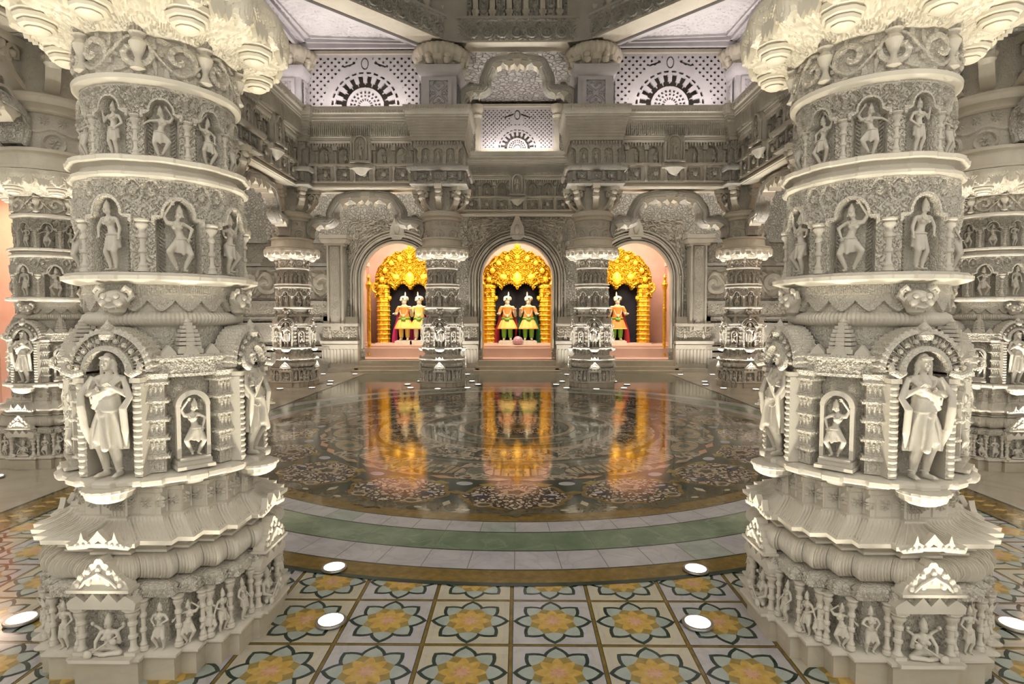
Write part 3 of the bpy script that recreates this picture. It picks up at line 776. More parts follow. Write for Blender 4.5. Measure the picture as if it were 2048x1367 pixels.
    br.ribbon([(0, 3.68), (.10, 3.70), (.20, 3.78), (.27, 3.90), (.27, 4.0), (.21, 4.05), (.15, 4.01), (.15, 3.94), (.20, 3.92)], [.03, .05, .06, .06, .05, .045, .04, .03, .02], -.06, .06)
    br.box((.19, 0, 4.1), (.34, .14, .09), taper=1.1); br.sphere((.19, 0, 3.97), (.05, .08, .05), 12, 8)
    br.sphere((.3, 0, 4.02), (.06, .07, .06), 12, 8); br.lathe([(.05, 3.86), (.075, 3.9), (.06, 3.94)], 12, (.26, 0, 0))
    bm_ = br.mesh('scroll_bracket', SMOOTH)
    for i in range(8): link('scroll_bracket', bm_, root, (.25 * math.cos(i * PI / 4), .25 * math.sin(i * PI / 4), 0), i * PI / 4)
    # --- entablature block carried by the capital
    def bp(a, c): return plan([(-a, -a), (a, -a), (a, a), (-a, a)], .03)
    g = G(); sweep(g, bp(.52, 0), [(0, 4.13), (.06, 4.15), (.06, 4.19), (.0, 4.20), (0, 4.22), (.0, 4.40), (.09, 4.42), (.11, 4.46), (.11, 4.50), (.0, 4.52), (-.02, 4.58)])
    for q in range(4):
        A = q * PI / 2
        gg = G()
        for x in (-.45, -.15, .15, .45): gg.box((x, -.54, 4.31), (.06, .06, .18))
        for x in (-.3, 0, .3): gg.box((x, -.545, 4.31), (.14, .03, .10)); gg.sphere((x, -.57, 4.31), (.04, .03, .04), 8, 6)
        g.merge(gg, Matrix.Rotation(A, 4, 'Z'))
    obj('balcony_course', g, MARBLE_FINE, root)
    g = G()
    def ha(x, z):
        W = .25; q = np.mod(x + W / 2, W) - W / 2
        ins = (np.abs(q) < .085) & (z < .30 - .0) & (np.hypot(q, np.maximum(0, z - .22)) < .085)
        return np.where(ins, -.05, 0) + .012 * filigree(x, z, 60)
    for q in range(4):
        gg = G(); panel(gg, -.5, .5, 4.57, 5.0, -.5, 150, 60, ha)
        for x in np.arange(-.46, .5, .0575): gg.lathe([(.001, 4.93), (.02, 4.96), (.02, 5.0)], 6, (x, -.54, 0))
        for x in (-.25, 0, .25): pass
        g.merge(gg, Matrix.Rotation(q * PI / 2, 4, 'Z'))
    obj('niche_course', g, CHIS, root)
    for q in range(4):
        for x in (-.25, 0, .25):
            A = q * PI / 2; y = -.49
            link('niche_figure', FIG['stand'], root, (x * math.cos(A) - y * math.sin(A), x * math.sin(A) + y * math.cos(A), 4.58), A, .27)
    pr = [(-.02, 5.0), (.04, 5.02), (.04, 5.08)]
    for i in range(8): pr += [(.045 + .012 * i, 5.08 + i * .055), (.06 + .012 * i, 5.10 + i * .055), (.06 + .012 * i, 5.125 + i * .055)]
    pr += [(.16, 5.53), (.18, 5.60), (.18, 5.69), (-.1, 5.70)]
    g = G(); sweep(g, bp(.5, 0), pr)
    for q in range(4):
        gg = G()
        for x in np.arange(-.62, .63, .05): gg.box((x, -.685, 5.64), (.022, .03, .05))
        g.merge(gg, Matrix.Rotation(q * PI / 2, 4, 'Z'))
    obj('stepped_cornice', g, CHIS, root)
    g = G(); sweep(g, bp(.36, 0), [(0, 5.68), (0, 6.36), (.04, 6.38), (.08, 6.44), (.10, 6.52), (.10, 6.56), (-.1, 6.57)]); obj('upper_block', g, LILAC, root)
    g = G()
    def hp(x, z):
        d = np.maximum(np.abs(x) - .19, np.abs(z - .30) - .24)
        return np.where(d < 0, -.05 + .075 * (1 - filigree(np.abs(x) + .01, np.abs(z - .3), 30)), .04)
    for q in range(4):
        gg = G(); panel(gg, -.27, .27, 5.72, 6.32, -.365, 110, 120, hp); g.merge(gg, Matrix.Rotation(q * PI / 2, 4, 'Z'))
    obj('fret_panel', g, LILAC, root)
    n = 192; t = np.linspace(0, 2 * PI, n, endpoint=False)
    prof = np.array([(.34, 6.56), (.38, 6.60), (.42, 6.64), (.46, 6.70), (.52, 6.78), (.56, 6.86), (.57, 6.92), (.54, 6.98), (.3, 7.0)])
    rr = prof[None, :, 0] * (1 + .07 * np.abs(np.cos(4 * t))[:, None] * np.array([0, .5, 1, 1, 1, 1, .6, .2, 0])[None, :]) + .012 * np.cos(32 * t)[:, None]
    g = G(); g.grid(np.stack([rr * np.sin(t)[:, None], -rr * np.cos(t)[:, None], prof[None, :, 1] + 0 * rr], -1), wu=True)
    for i in range(8):
        a = (i + .5) * PI / 4
        g.sphere((.5 * math.sin(a), -.5 * math.cos(a), 6.74), (.08, .08, .07), 12, 8); g.lathe([(.03, 6.58), (.07, 6.62), (.08, 6.68), (.05, 6.7)], 12, (.47 * math.sin(a), -.47 * math.cos(a), 0))
        a = i * PI / 4; g.box((.5 * math.sin(a), -.5 * math.cos(a), 6.70), (.16, .07, .10), rz=a)
    obj('upper_capital', g, SMOOTH, root)
    return root
# ------------------------------------------------------------ pillars
XN, XF = 1.65, 4.80
Y1, Y2, Y3, Y4 = 2.70, 5.90, 9.00, 12.2
PIL = [
 ((-XN, Y1), 'carved marble pillar nearest the viewer on the left, tall statues and dancers in tiers'),
 ((XN, Y1), 'carved marble pillar nearest the viewer on the right, tall statues and dancers in tiers'),
 ((-XF, Y2), 'carved pillar cut off by the left edge, showing between the frame and the near left pillar'),
 ((XF, Y2), 'carved pillar cut off by the right edge, showing beyond the near right pillar'),
 ((-XF, Y3), 'carved pillar almost wholly hidden behind the near left pillar'),
 ((XF, Y3), 'carved pillar almost wholly hidden behind the near right pillar'),
 ((-XF, Y4), 'small far pillar at the left corner of the hall, left of the left shrine arch'),
 ((XF, Y4), 'small far pillar at the right corner of the hall, right of the right shrine arch'),
 ((-XN + .05, Y4), 'far pillar standing between the left and the middle golden shrine'),
 ((XN - .05, Y4), 'far pillar standing between the middle and the right golden shrine'),
]
P0 = make_pillar()
NEARSKIP = ()
for i, ((x, y), lab) in enumerate(PIL):
    o = P0 if i == 0 else copy_tree(P0)
    o.location = (x, y, 0)
    tag(o, lab, 'pillar', 'carved pillars round the hall')
    if x > 0: o.scale = (-1, 1, 1)

# ------------------------------------------------------------ pierced stone screens
DUSK = stone('dark grey stone', (.26, .23, .19), (.34, .30, .25), 5, .6, .2)  # own colour of the model shrines; stands for shade in the screen boxes
def sunburst(x, z, W, H, Rb, pitch=.09):
    """True where stone is cut away; x from the middle, z from the sill"""
    r = np.hypot(x, z - .02); t = np.arctan2(z - .02, x)
    hole = np.zeros_like(x, bool)
    # ring of bells / petals
    n = 10
    tt = np.mod(t / PI * n, 1) - .5
    bell = (r > Rb * .52) & (r < Rb * .84) & (np.abs(tt) < .16 + .24 * ss(Rb * .82, Rb * .55, r) * (r < Rb * .66) + .10)
    hole |= bell
    hole |= (r > Rb * .89) & (r < Rb * .95) & (np.abs(np.mod(t / PI * 14, 1) - .5) < .32)
    for (a, b, m, w) in ((.36, .43, 11, .26), (.27, .33, 9, .26), (.15, .22, 9, .3)):
        hole |= (r > Rb * a) & (r < Rb * b) & (np.abs(np.mod(t / PI * m, 1) - .5) < w)
    out = r > Rb * 1.16
    a = (x + z) / pitch; b = (x - z) / pitch
    grid = (np.hypot(np.mod(a, 1) - .5, np.mod(b, 1) - .5) < .25)
    hole |= out & grid & (z > .04) & (z < H - .07) & (np.abs(x) < W / 2 - .06) & ~((np.abs(x) < .16) & (z > H - .42)) 
    hole |= (np.abs(np.abs(x) - Rb * .42) < .12) & (np.abs(z - (H * .80) + (np.abs(x) - Rb * .42) * .35) < .022)
    hole |= (np.abs(np.hypot(x / .07, (z - H * .82) / .11) - 1) < .15)
    return hole
def screen_mesh(W, H, Rb, dx=.010, th=.05, pitch=.155, fn=sunburst):
    nx = int(W / dx); nz = int(H / dx)
    x = np.linspace(-W / 2, W / 2, nx + 1); z = np.linspace(0, H, nz + 1)
    xc = (x[:-1] + x[1:]) / 2; zc = (z[:-1] + z[1:]) / 2
    S = ~fn(xc[:, None] + 0 * zc[None, :], zc[None, :] + 0 * xc[:, None], W, H, Rb, pitch)
    X, Z = np.meshgrid(x, z, indexing='ij'); n = (nx + 1) * (nz + 1)
    V = np.concatenate([np.stack([X, 0 * X, Z], -1).reshape(-1, 3), np.stack([X, 0 * X + th, Z], -1).reshape(-1, 3)])
    I = np.arange(n).reshape(nx + 1, nz + 1)
    f = np.stack([I[:-1, :-1], I[1:, :-1], I[1:, 1:], I[:-1, 1:]], -1)[S]
    g = G(); q = [f, f[:, ::-1] + n]
    Sp = np.pad(S, 1)
    L = S & ~Sp[:-2, 1:-1]; q.append(np.stack([I[:-1, :-1][L], I[:-1, 1:][L], I[:-1, 1:][L] + n, I[:-1, :-1][L] + n], -1))
    L = S & ~Sp[2:, 1:-1]; q.append(np.stack([I[1:, :-1][L], I[1:, :-1][L] + n, I[1:, 1:][L] + n, I[1:, 1:][L]], -1))
    L = S & ~Sp[1:-1, :-2]; q.append(np.stack([I[:-1, :-1][L], I[:-1, :-1][L] + n, I[1:, :-1][L] + n, I[1:, :-1][L]], -1))
    L = S & ~Sp[1:-1, 2:]; q.append(np.stack([I[:-1, 1:][L], I[1:, 1:][L], I[1:, 1:][L] + n, I[:-1, 1:][L] + n], -1))
    g.add(V, np.concatenate(q))
    return g
SCREEN = screen_mesh(2.46, 1.10, .76).mesh('pierced_panel', LILAC, 0, False)
SCREEN_FINE = screen_mesh(1.96, 1.08, .52, pitch=.105).mesh('pierced_panel', LILAC, 0, False)
FRNT = {}
def screen(x, y, rz, label, fine=False):
    r = empty('lattice_screen', (x, y, 5.87), rz, label, 'stone screen', 'lattice screens above the cornice')
    W = 1.96 if fine else 2.46
    link('pierced_panel', SCREEN_FINE if fine else SCREEN, r, (0, 0, .0))
    key = 'f' if fine else 'n'
    if key not in FRNT:
        g = G()
        for s in (-1, 1):
            g.box((s * (W / 2 + .06), .0, .48), (.12, .12, 1.28)); g.box((s * (W / 2 + .06), -.02, -.1), (.16, .16, .10)); g.lathe([(.10, .80), (.13, .85), (.09, .9), (.14, .95), (.16, 1.05), (.16, 1.12)], 16, (s * (W / 2 + .06), -.03, 0))
        g.box((0, .02, 1.12), (W + .3, .14, .07)); g.box((0, .02, -.085), (W + .2, .12, .17))
        FRNT[key] = g.mesh('screen_frame', SMOOTH)
    link('screen_frame', FRNT[key], r)
    if 'b' + key not in FRNT:  # added box behind the panel, blocks light so the holes look dark
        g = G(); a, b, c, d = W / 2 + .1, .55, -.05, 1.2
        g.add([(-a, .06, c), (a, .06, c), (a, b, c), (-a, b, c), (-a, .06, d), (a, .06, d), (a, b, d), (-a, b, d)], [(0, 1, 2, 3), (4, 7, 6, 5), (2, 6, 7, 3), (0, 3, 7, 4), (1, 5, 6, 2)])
        FRNT['b' + key] = g.mesh('light_block_box', DUSK, 0, False)
    link('light_block_box', FRNT['b' + key], r)
    return r
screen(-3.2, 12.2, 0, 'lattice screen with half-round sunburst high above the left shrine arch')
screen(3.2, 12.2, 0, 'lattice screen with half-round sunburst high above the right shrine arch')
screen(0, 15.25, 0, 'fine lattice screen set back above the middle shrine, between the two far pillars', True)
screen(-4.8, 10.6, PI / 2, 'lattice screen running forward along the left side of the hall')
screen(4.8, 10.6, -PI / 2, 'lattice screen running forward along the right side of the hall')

# ------------------------------------------------------------ entablatures (beam, niche rows, cornice) between pillars
trim_no = [0]
def entab(p, q, L, rz, seed=0, center=True):
    """runs along local x (length L), faces local -y, origin at its middle on the wall line"""
    trim_no[0] += 1
    r = empty('trim_%d' % trim_no[0], (p, q, 0), rz, kind='structure')
    h = L / 2
    g = G(); g.box((0, .0, 4.19), (L, .56, .12)); g.box((0, -.29, 4.155), (L, .06, .03)); g.box((0, -.30, 4.235), (L, .06, .03))
    g.box((0, .0, 4.98), (L, .40, 1.5)); obj('beam', g, SMOOTH, r)
    # square panel row
    g = G()
    def f1(x, z):
        W = .40; u = np.mod(x + W / 2, W) - W / 2
        ins = (np.abs(u) < .145) & (z > .03) & (z < .27)
        return np.where(ins, -.04 + .035 * filigree(np.abs(u), np.abs(z - .15), 45), .02)
    panel(g, -h, h, 4.25, 4.555, -.30, int(L / .012), 26, f1)
    for x in np.arange(-h + .2, h, .40): g.lathe([(.035, 4.25), (.035, 4.29), (.022, 4.31), (.022, 4.47), (.04, 4.50), (.04, 4.555)], 8, (x, -.335, 0)); 
    for x in np.arange(-h + .4, h - .1, .40): g.sphere((x, -.335, 4.40), (.05, .03, .05), 8, 6)
    obj('square_panels', g, CHIS, r)
    g = G(); g.box((0, -.30, 4.575), (L, .13, .03)); g.box((0, -.31, 4.60), (L, .10, .02)); obj('middle_ledge', g, SMOOTH, r)
    g = G()
    def f2(x, z):
        W = .40; u = np.mod(x + W / 2, W) - W / 2
        top = .22
        wdt = np.where(z < top, .11, .11 * np.sqrt(np.clip(1 - ((z - top) / .13) ** 2, 0, 1)))
        ins = (np.abs(u) < wdt) & (z < top + .13)
        return np.where(ins, -.10, .012 * filigree(np.abs(u), z, 55))
    panel(g, -h, h, 4.605, 5.02, -.28, int(L / .010), 44, f2)
    for x in np.arange(-h + .2, h, .40):
        g.lathe([(.04, 4.605), (.04, 4.63), (.025, 4.65), (.025, 4.80), (.04, 4.83), (.045, 4.86)], 8, (x, -.30, 0)); g.box((x, -.31, 4.93), (.09, .08, .10))
    for x in np.arange(-h + .03, h, .058): g.lathe([(.001, 4.945), (.02, 4.975), (.021, 5.02)], 5, (x, -.345, 0))
    obj('niche_row', g, CHIS, r)
    me = FIG['stand']; me2 = FIG['bow']; me3 = FIG['dance']
    k = 0
    for x in np.arange(-h + .4, h - .15, .40):
        if center and abs(x) < .12: k += 1; continue
        link('niche_figure', (me, me2, me3)[k % 3], r, (x, -.26, 4.607), 0, .30); k += 1
    # sloping cornice with fine horizontal fillets and dentils
    g = G(); pf = [(-.28, 5.02), (-.36, 5.02), (-.38, 5.06)]
    for i in range(9): pf += [(-.37 - .014 * i, 5.07 + i * .052), (-.385 - .014 * i, 5.085 + i * .052), (-.385 - .014 * i, 5.108 + i * .052)]
    pf += [(-.50, 5.56), (-.53, 5.58), (-.53, 5.62), (-.55, 5.66), (-.55, 5.70), (.2, 5.70)]
    P = np.zeros((2, len(pf), 3))
    for j, (y, z) in enumerate(pf): P[0, j] = (-h, y, z); P[1, j] = (h, y, z)
    n0 = g.n; g.grid(P); m = len(pf)
    for x in np.arange(-h + .03, h, .06): g.box((x, -.545, 5.60), (.028, .03, .05))
    for x in np.arange(-h + .02, h, .04): g.box((x, -.425, 5.30), (.012, .10, .30))
    obj('sloping_cornice', g, MARBLE, r)
    if center:                                           # the tall arched aedicule in the middle of the run
        a = empty('aedicule'); a.parent = r
        g = G(); pts = [(-.24, 4.50), (.24, 4.50), (.25, 4.60), (.21, 4.62), (.21, 5.05)]
        for t in np.linspace(0, PI, 17): pts.append((.21 * math.cos(t), 5.06 + .16 * math.sin(t) + .10 * math.sin(t) ** 6))
        pts += [(-.21, 5.05), (-.21, 4.62), (-.25, 4.60)]
        inn = [(-.12, 4.66), (.12, 4.66)] + [(.12 * math.cos(t), 5.0 + .13 * math.sin(t)) for t in np.linspace(0, PI, 13)]
        g.ext(pts, -.42, -.30)
        g.ribbon([(.13, 4.66), (.13, 5.0)] + [(.13 * math.cos(t), 5.0 + .14 * math.sin(t)) for t in np.linspace(.1, PI - .1, 13)] + [(-.13, 5.0), (-.13, 4.66)], .04, -.47, -.41)
        for s in (-1, 1): g.lathe([(.03, 4.6), (.02, 4.64), (.02, 4.95), (.035, 5.0)], 8, (s * .18, -.44, 0))
        g.lathe([(.03, 5.30), (.05, 5.34), (.02, 5.38), (.0, 5.46)], 10, (0, -.40, 0)); g.box((0, -.44, 4.62), (.40, .12, .04))
        g.lathe([(.02, 4.36), (.10, 4.40), (.14, 4.46), (.2, 4.50), (.2, 4.54)], 16, (0, -.38, 0), sy=.6)
        obj('surround', g, CHIS, a)
        link('niche_figure', FIG['stand'], a, (0, -.44, 4.64), 0, .38)
    return r
entab(-3.2, 12.2, 2.3, 0); entab(3.2, 12.2, 2.3, 0)
entab(0, 15.4, 3.2, 0)
entab(-4.8, 10.6, 2.3, PI / 2); entab(4.8, 10.6, 2.3, -PI / 2)
entab(-1.85, 13.9, 2.6, PI / 2, center=False); entab(1.85, 13.9, 2.6, -PI / 2, center=False)
entab(-4.8, 4.3, 2.2, PI / 2); entab(4.8, 4.3, 2.2, -PI / 2)
entab(-3.2, 2.7, 2.3, PI); entab(3.2, 2.7, 2.3, PI)

# ------------------------------------------------------------ hanging toran arches
def toran_mesh(hw, top, dep=.10):
    """cusped arch from spring points (+-hw, 0) rising to top"""
    body = G(); lip = []
    k = top
    half = [(hw, -.02 * k), (hw + .05, .14 * k), (hw - .0, .30 * k), (hw - .18, .36 * k), (hw - .36, .36 * k), (hw - .44, .42 * k), (hw - .44, .56 * k), (hw - .52, .74 * k), (hw * .45, .88 * k), (hw * .22, .93 * k), (0, .97 * k)]
    pr = smooth_path(half, 6); path = np.concatenate([pr, (pr * [-1, 1])[::-1][1:]])
    n = len(path); t = np.abs(np.linspace(-1, 1, n))
    w = .25 - .15 * ss(.75, 1, t) + .012 * np.cos(np.linspace(0, 60, n))
    body.ribbon(path, w, -dep, dep)
    body.ribbon(path + np.array([0, .0]), w * .45, -dep - .03, dep + .03)
    # cusps hanging under the band
    for f in (.30, .36, .42, .46):
        pass
    cus = []
    for x0, z0, s in ((hw - .30, .30, 1), (hw - .12, .26, .8), (hw * .40, .80, 1.1), (hw * .15, .83, 1.0)):
        for sg in (-1, 1):
            x = x0 * sg; z = z0 * k
            lip.append(G()); lip[-1].ext([(x - .13 * s, z + .07), (x + .13 * s, z + .07), (x + .10 * s, z + .0), (x + .03, z - .035), (x, z - .10 * s), (x - .03, z - .035), (x - .10 * s, z + .0)], -dep - .02, dep + .02)
    lip.append(G()); lip[-1].ext([(-.10, .93 * k), (.10, .93 * k), (.06, .84 * k), (0, .76 * k), (-.06, .84 * k)], -dep - .03, dep + .03)
    cr = [('finial', G())]
    cr[0][1].lathe([(.05, .93 * k), (.10, .96 * k), (.12, k), (.05, k + .05), (.07, k + .09), (.0, k + .16)], 14)
    for sg in (-1, 1):
        a = smooth_path([(sg * .08, .99 * k), (sg * .24, 1.05 * k), (sg * .40, 1.02 * k), (sg * .50, .94 * k), (sg * .46, .88 * k)], 5)
        cr.append(('crest_scroll', G())); cr[-1][1].ribbon(a, np.linspace(.08, .04, len(a)), -.06, .06)
        cr.append(('side_scroll', G())); cr[-1][1].ribbon(smooth_path([(sg * hw, .40 * k), (sg * (hw - .10), .52 * k), (sg * (hw - .22), .50 * k), (sg * (hw - .20), .43 * k)], 5), .045, -.06, .06)
        pass
    return body, lip, cr
def toran(x, y, z, hw, top, rz, label, src=None):
    if src is None:
        r = empty('toran_arch', (x, y, z), rz, label, 'arch', 'cusped toran arches hung between pillars')
        a, b, c = toran_mesh(hw, top)
        obj('arch_band', a, MARBLE_FINE, r)
        for q in b: obj('cusp', q, SMOOTH, r)
        for nm_, q in c: obj(nm_, q, MARBLE, r)
    else:
        r = copy_tree(src); r.location = (x, y, z); r.rotation_euler = (0, 0, rz); r['label'] = label
    return r
t0 = toran(0, 12.1, 5.78, 1.10, 1.06, 0, 'cusped arch high between the two far pillars, above the middle shrine')
t1 = toran(-3.2, 12.2, 3.14, 1.17, .92, 0, 'lower cusped arch in front of the left shrine arch')
t2 = toran(3.2, 12.2, 3.14, 1.17, .92, 0, 'lower cusped arch in front of the right shrine arch', t1)
t3 = toran(-4.8, 10.6, 3.14, 1.17, .92, PI / 2, 'foreshortened cusped arch on the left side of the hall, leading back to the corner', t1)
t4 = toran(4.8, 10.6, 3.14, 1.17, .92, -PI / 2, 'foreshortened cusped arch on the right side of the hall, leading back to the corner', t1)
t5 = toran(-4.8, 4.3, 3.14, 1.17, .92, PI / 2, 'cusped arch at the upper left edge, springing from the left edge pillar', t1)
t6 = toran(4.8, 4.3, 3.14, 1.17, .92, -PI / 2, 'cusped arch at the upper right edge, springing from the right edge pillar', t1)

# ------------------------------------------------------------ ceiling and octagonal drum
oc = [(-1.45, 11.95), (1.45, 11.95), (4.45, 8.95), (4.45, 5.95), (1.45, 2.95), (-1.45, 2.95), (-4.45, 5.95), (-4.45, 8.95)]
CEIL = carved('fretted ceiling stone', (.34, .31, .29), (.42, .39, .36), 9, .05)
cen = (0, 7.45)
def inset(pts, d):
    n = len(pts); out = []
    P = [np.array(p, float) for p in pts]
    for i in range(n):
        a, b, c = P[i - 1], P[i], P[(i + 1) % n]
        t1_ = (b - a) / np.linalg.norm(b - a); t2_ = (c - b) / np.linalg.norm(c - b)
        n1 = np.array([-t1_[1], t1_[0]]); n2 = np.array([-t2_[1], t2_[0]])
        if n1 @ (np.array(cen) - b) < 0: n1 = -n1
        if n2 @ (np.array(cen) - b) < 0: n2 = -n2
        m = (n1 + n2) / (1 + n1 @ n2); out.append(b + m * d)
    return out
g = G()
RECT = [(-8.2, 15.8), (8.2, 15.8), (8.2, 0.6), (-8.2, .6)]
# ceiling slab with an eight-sided hole: quads from the octagon to a square ring
outer = [(-8.2, 15.8), (8.2, 15.8), (8.2, 15.8), (8.2, .6), (8.2, .6), (-8.2, .6), (-8.2, .6), (-8.2, 15.8)]
n = 8
oo = inset(oc, -.25)
for i in range(n):
    a = oo[i]; b = oo[(i + 1) % n]; c = outer[(i + 1) % n]; d = outer[i]
    if tuple(c) == tuple(d): g.add([(a[0], a[1], 7.1), (b[0], b[1], 7.1), (c[0], c[1], 7.1)], None, [[0, 1, 2]])
    else: g.add([(a[0], a[1], 7.1), (b[0], b[1], 7.1), (c[0], c[1], 7.1), (d[0], d[1], 7.1)], [(0, 1, 2, 3)])
tag(obj('ceiling', g, CEIL), kind='structure')
# framed corner panels of the ceiling
for sx in (-1, 1):
    trim_no[0] += 1
    r = empty('trim_%d' % trim_no[0], (0, 0, 0), kind='structure')
    g = G()
    tri_ = [(sx * 1.95, 11.95), (sx * 4.5, 11.95), (sx * 4.5, 9.4)]
    for o_, z, w in ((0, 7.02, .07), (.13, 7.05, .05), (.22, 7.07, .03)):
        T = [np.array(p) for p in tri_]; c = sum(T) / 3
        T = [p + (c - p) / np.linalg.norm(c - p) * o_ * (2.2) for p in T]
        for i in range(3):
            a, b = T[i], T[(i + 1) % 3]; d = b - a; L = np.linalg.norm(d); g.box(((a[0] + b[0]) / 2, (a[1] + b[1]) / 2, z), (L + w, w, .10), rz=math.atan2(d[1], d[0]))
    obj('frame_moulding', g, LILAC, r)
    g = G()
    xs = np.linspace(1.9, 4.5, 200)[:, None]; ys = np.linspace(9.4, 11.95, 200)[None, :]
    X = xs + 0 * ys; Y = ys + 0 * xs
    rr = np.hypot(X - 3.75, Y - 11.2); r2 = np.hypot(X - 3.1, Y - 11.55)
    f = .5 + .5 * np.sin(np.minimum(rr, r2) * 60); f = np.maximum(f * .8, filigree(X, Y, 26))
    mask = ((X[:-1, :-1] - 1.9) + (Y[:-1, :-1] - 11.95) > .15)
    g.grid(np.stack([sx * X, Y, 7.085 - .03 * f], -1), mask=mask); obj('fretted_panel', g, LILAC, r)
g = G()
oi = inset(oc, .18); ow = inset(oc, -.27)
def ringband(g, A, za, B, zb):
    n = len(A)
    for i in range(n):
        a, b, c, d = A[i], A[(i + 1) % n], B[(i + 1) % n], B[i]
        g.add([(a[0], a[1], za), (b[0], b[1], za), (c[0], c[1], zb), (d[0], d[1], zb)], [(0, 1, 2, 3)])
ringband(g, ow, 7.0, oi, 7.0); ringband(g, oi, 7.0, oi, 7.05); ringband(g, ow, 7.0, ow, 7.1)
trim_no[0] += 1
drum = empty('trim_%d' % trim_no[0], (0, 0, 0), kind='structure')
obj('ring_soffit', g, SMOOTH, drum)
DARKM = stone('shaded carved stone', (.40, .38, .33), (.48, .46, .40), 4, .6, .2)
def side_frame(i, ins):
    A = inset(oc, ins); a = A[i]; b = A[(i + 1) % 8]; d = b - a; L = np.linalg.norm(d); m = (a + b) / 2
    ang = math.atan2(d[1], d[0])
    nrm = np.array([d[1], -d[0]]) / L
    if nrm @ (np.array(cen) - m) < 0: ang += PI
    return m, L, ang
def med(x, z):
    W = .30; u = np.mod(x + W / 2, W) - W / 2; r = np.hypot(u, z - .17)
    return .05 * (.5 + .5 * np.cos(r * 110)) * (r < .135) + .04 * (r >= .135) * filigree(u, z, 45) + .03 * (z > .37)
SM = {}
for i in range(8):
    m, L, ang = side_frame(i, .17)
    key = round(L, 2)
    if key not in SM:
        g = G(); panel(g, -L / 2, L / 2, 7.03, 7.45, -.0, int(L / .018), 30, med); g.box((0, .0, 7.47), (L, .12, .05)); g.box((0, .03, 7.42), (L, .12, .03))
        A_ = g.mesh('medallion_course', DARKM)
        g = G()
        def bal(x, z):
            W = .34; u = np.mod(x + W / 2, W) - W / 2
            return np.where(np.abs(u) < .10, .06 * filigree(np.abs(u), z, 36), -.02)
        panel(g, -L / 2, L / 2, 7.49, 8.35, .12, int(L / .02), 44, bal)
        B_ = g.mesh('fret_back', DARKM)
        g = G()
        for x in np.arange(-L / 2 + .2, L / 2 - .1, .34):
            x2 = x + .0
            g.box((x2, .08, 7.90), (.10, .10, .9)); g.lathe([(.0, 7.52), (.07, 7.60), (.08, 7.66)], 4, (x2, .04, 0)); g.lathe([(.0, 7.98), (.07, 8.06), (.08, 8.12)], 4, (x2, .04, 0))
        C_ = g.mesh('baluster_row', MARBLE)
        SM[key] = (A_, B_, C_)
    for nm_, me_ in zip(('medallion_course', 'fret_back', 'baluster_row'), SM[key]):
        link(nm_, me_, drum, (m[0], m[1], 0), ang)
    # post at the corner of the octagon
    p = inset(oc, .10)[i]; a2 = math.atan2(cen[1] - p[1], cen[0] - p[0]) + PI / 2
    if 'p' not in SM:
        g = G()
        def pf_(x, z):
            r = np.hypot(x, z - .14); r3 = np.hypot(x, np.mod(z - .05, .45) - .225)
            return np.where(z < .42, .05 * (.5 + .5 * np.cos(np.hypot(x, z - .32) * 90)), .06 * filigree(np.abs(x), np.abs(z - .85), 28) + .0)
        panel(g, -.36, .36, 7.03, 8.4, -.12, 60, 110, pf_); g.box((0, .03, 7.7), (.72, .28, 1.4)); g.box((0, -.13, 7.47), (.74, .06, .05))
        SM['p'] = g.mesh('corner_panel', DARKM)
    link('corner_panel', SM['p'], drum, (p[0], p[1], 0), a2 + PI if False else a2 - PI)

# ------------------------------------------------------------ walls
WY = 15.4
SHX = (-3.2, 0.0, 3.15)
AW, ASP, AH = .93, 2.47, .95         # half width, spring height, rise of the shrine arches
def arch_pts(w, sp, h, n=33): return [(w * math.cos(t), sp + h * math.sin(t)) for t in np.linspace(0, PI, n)]
def wall_with_arches(xs, x0, x1, z1, y, arches=True):
    g = G(); b = [x0] + [(xs[i] + xs[i + 1]) / 2 for i in range(len(xs) - 1)] + [x1]
    for i, c in enumerate(xs):
        l, r = b[i], b[i + 1]
        g.add([(l, y, 0), (c - AW, y, 0), (c - AW, y, z1), (l, y, z1)], [(0, 1, 2, 3)])
        g.add([(c + AW, y, 0), (r, y, 0), (r, y, z1), (c + AW, y, z1)], [(0, 1, 2, 3)])
        g.add([(c - AW, y, 0), (c + AW, y, 0), (c + AW, y, .30), (c - AW, y, .30)], [(0, 1, 2, 3)])
        A = arch_pts(AW, ASP, AH)
        for (ax, az), (bx, bz) in zip(A[:-1], A[1:]):
            g.add([(c + ax, y, az), (c + bx, y, bz), (c + bx, y, z1), (c + ax, y, z1)], [(0, 1, 2, 3)])
    return g
tag(obj('wall_back', wall_with_arches(SHX, -8.2, 8.2, 7.1, WY), MARBLE_FAR, smooth=False), kind='structure')
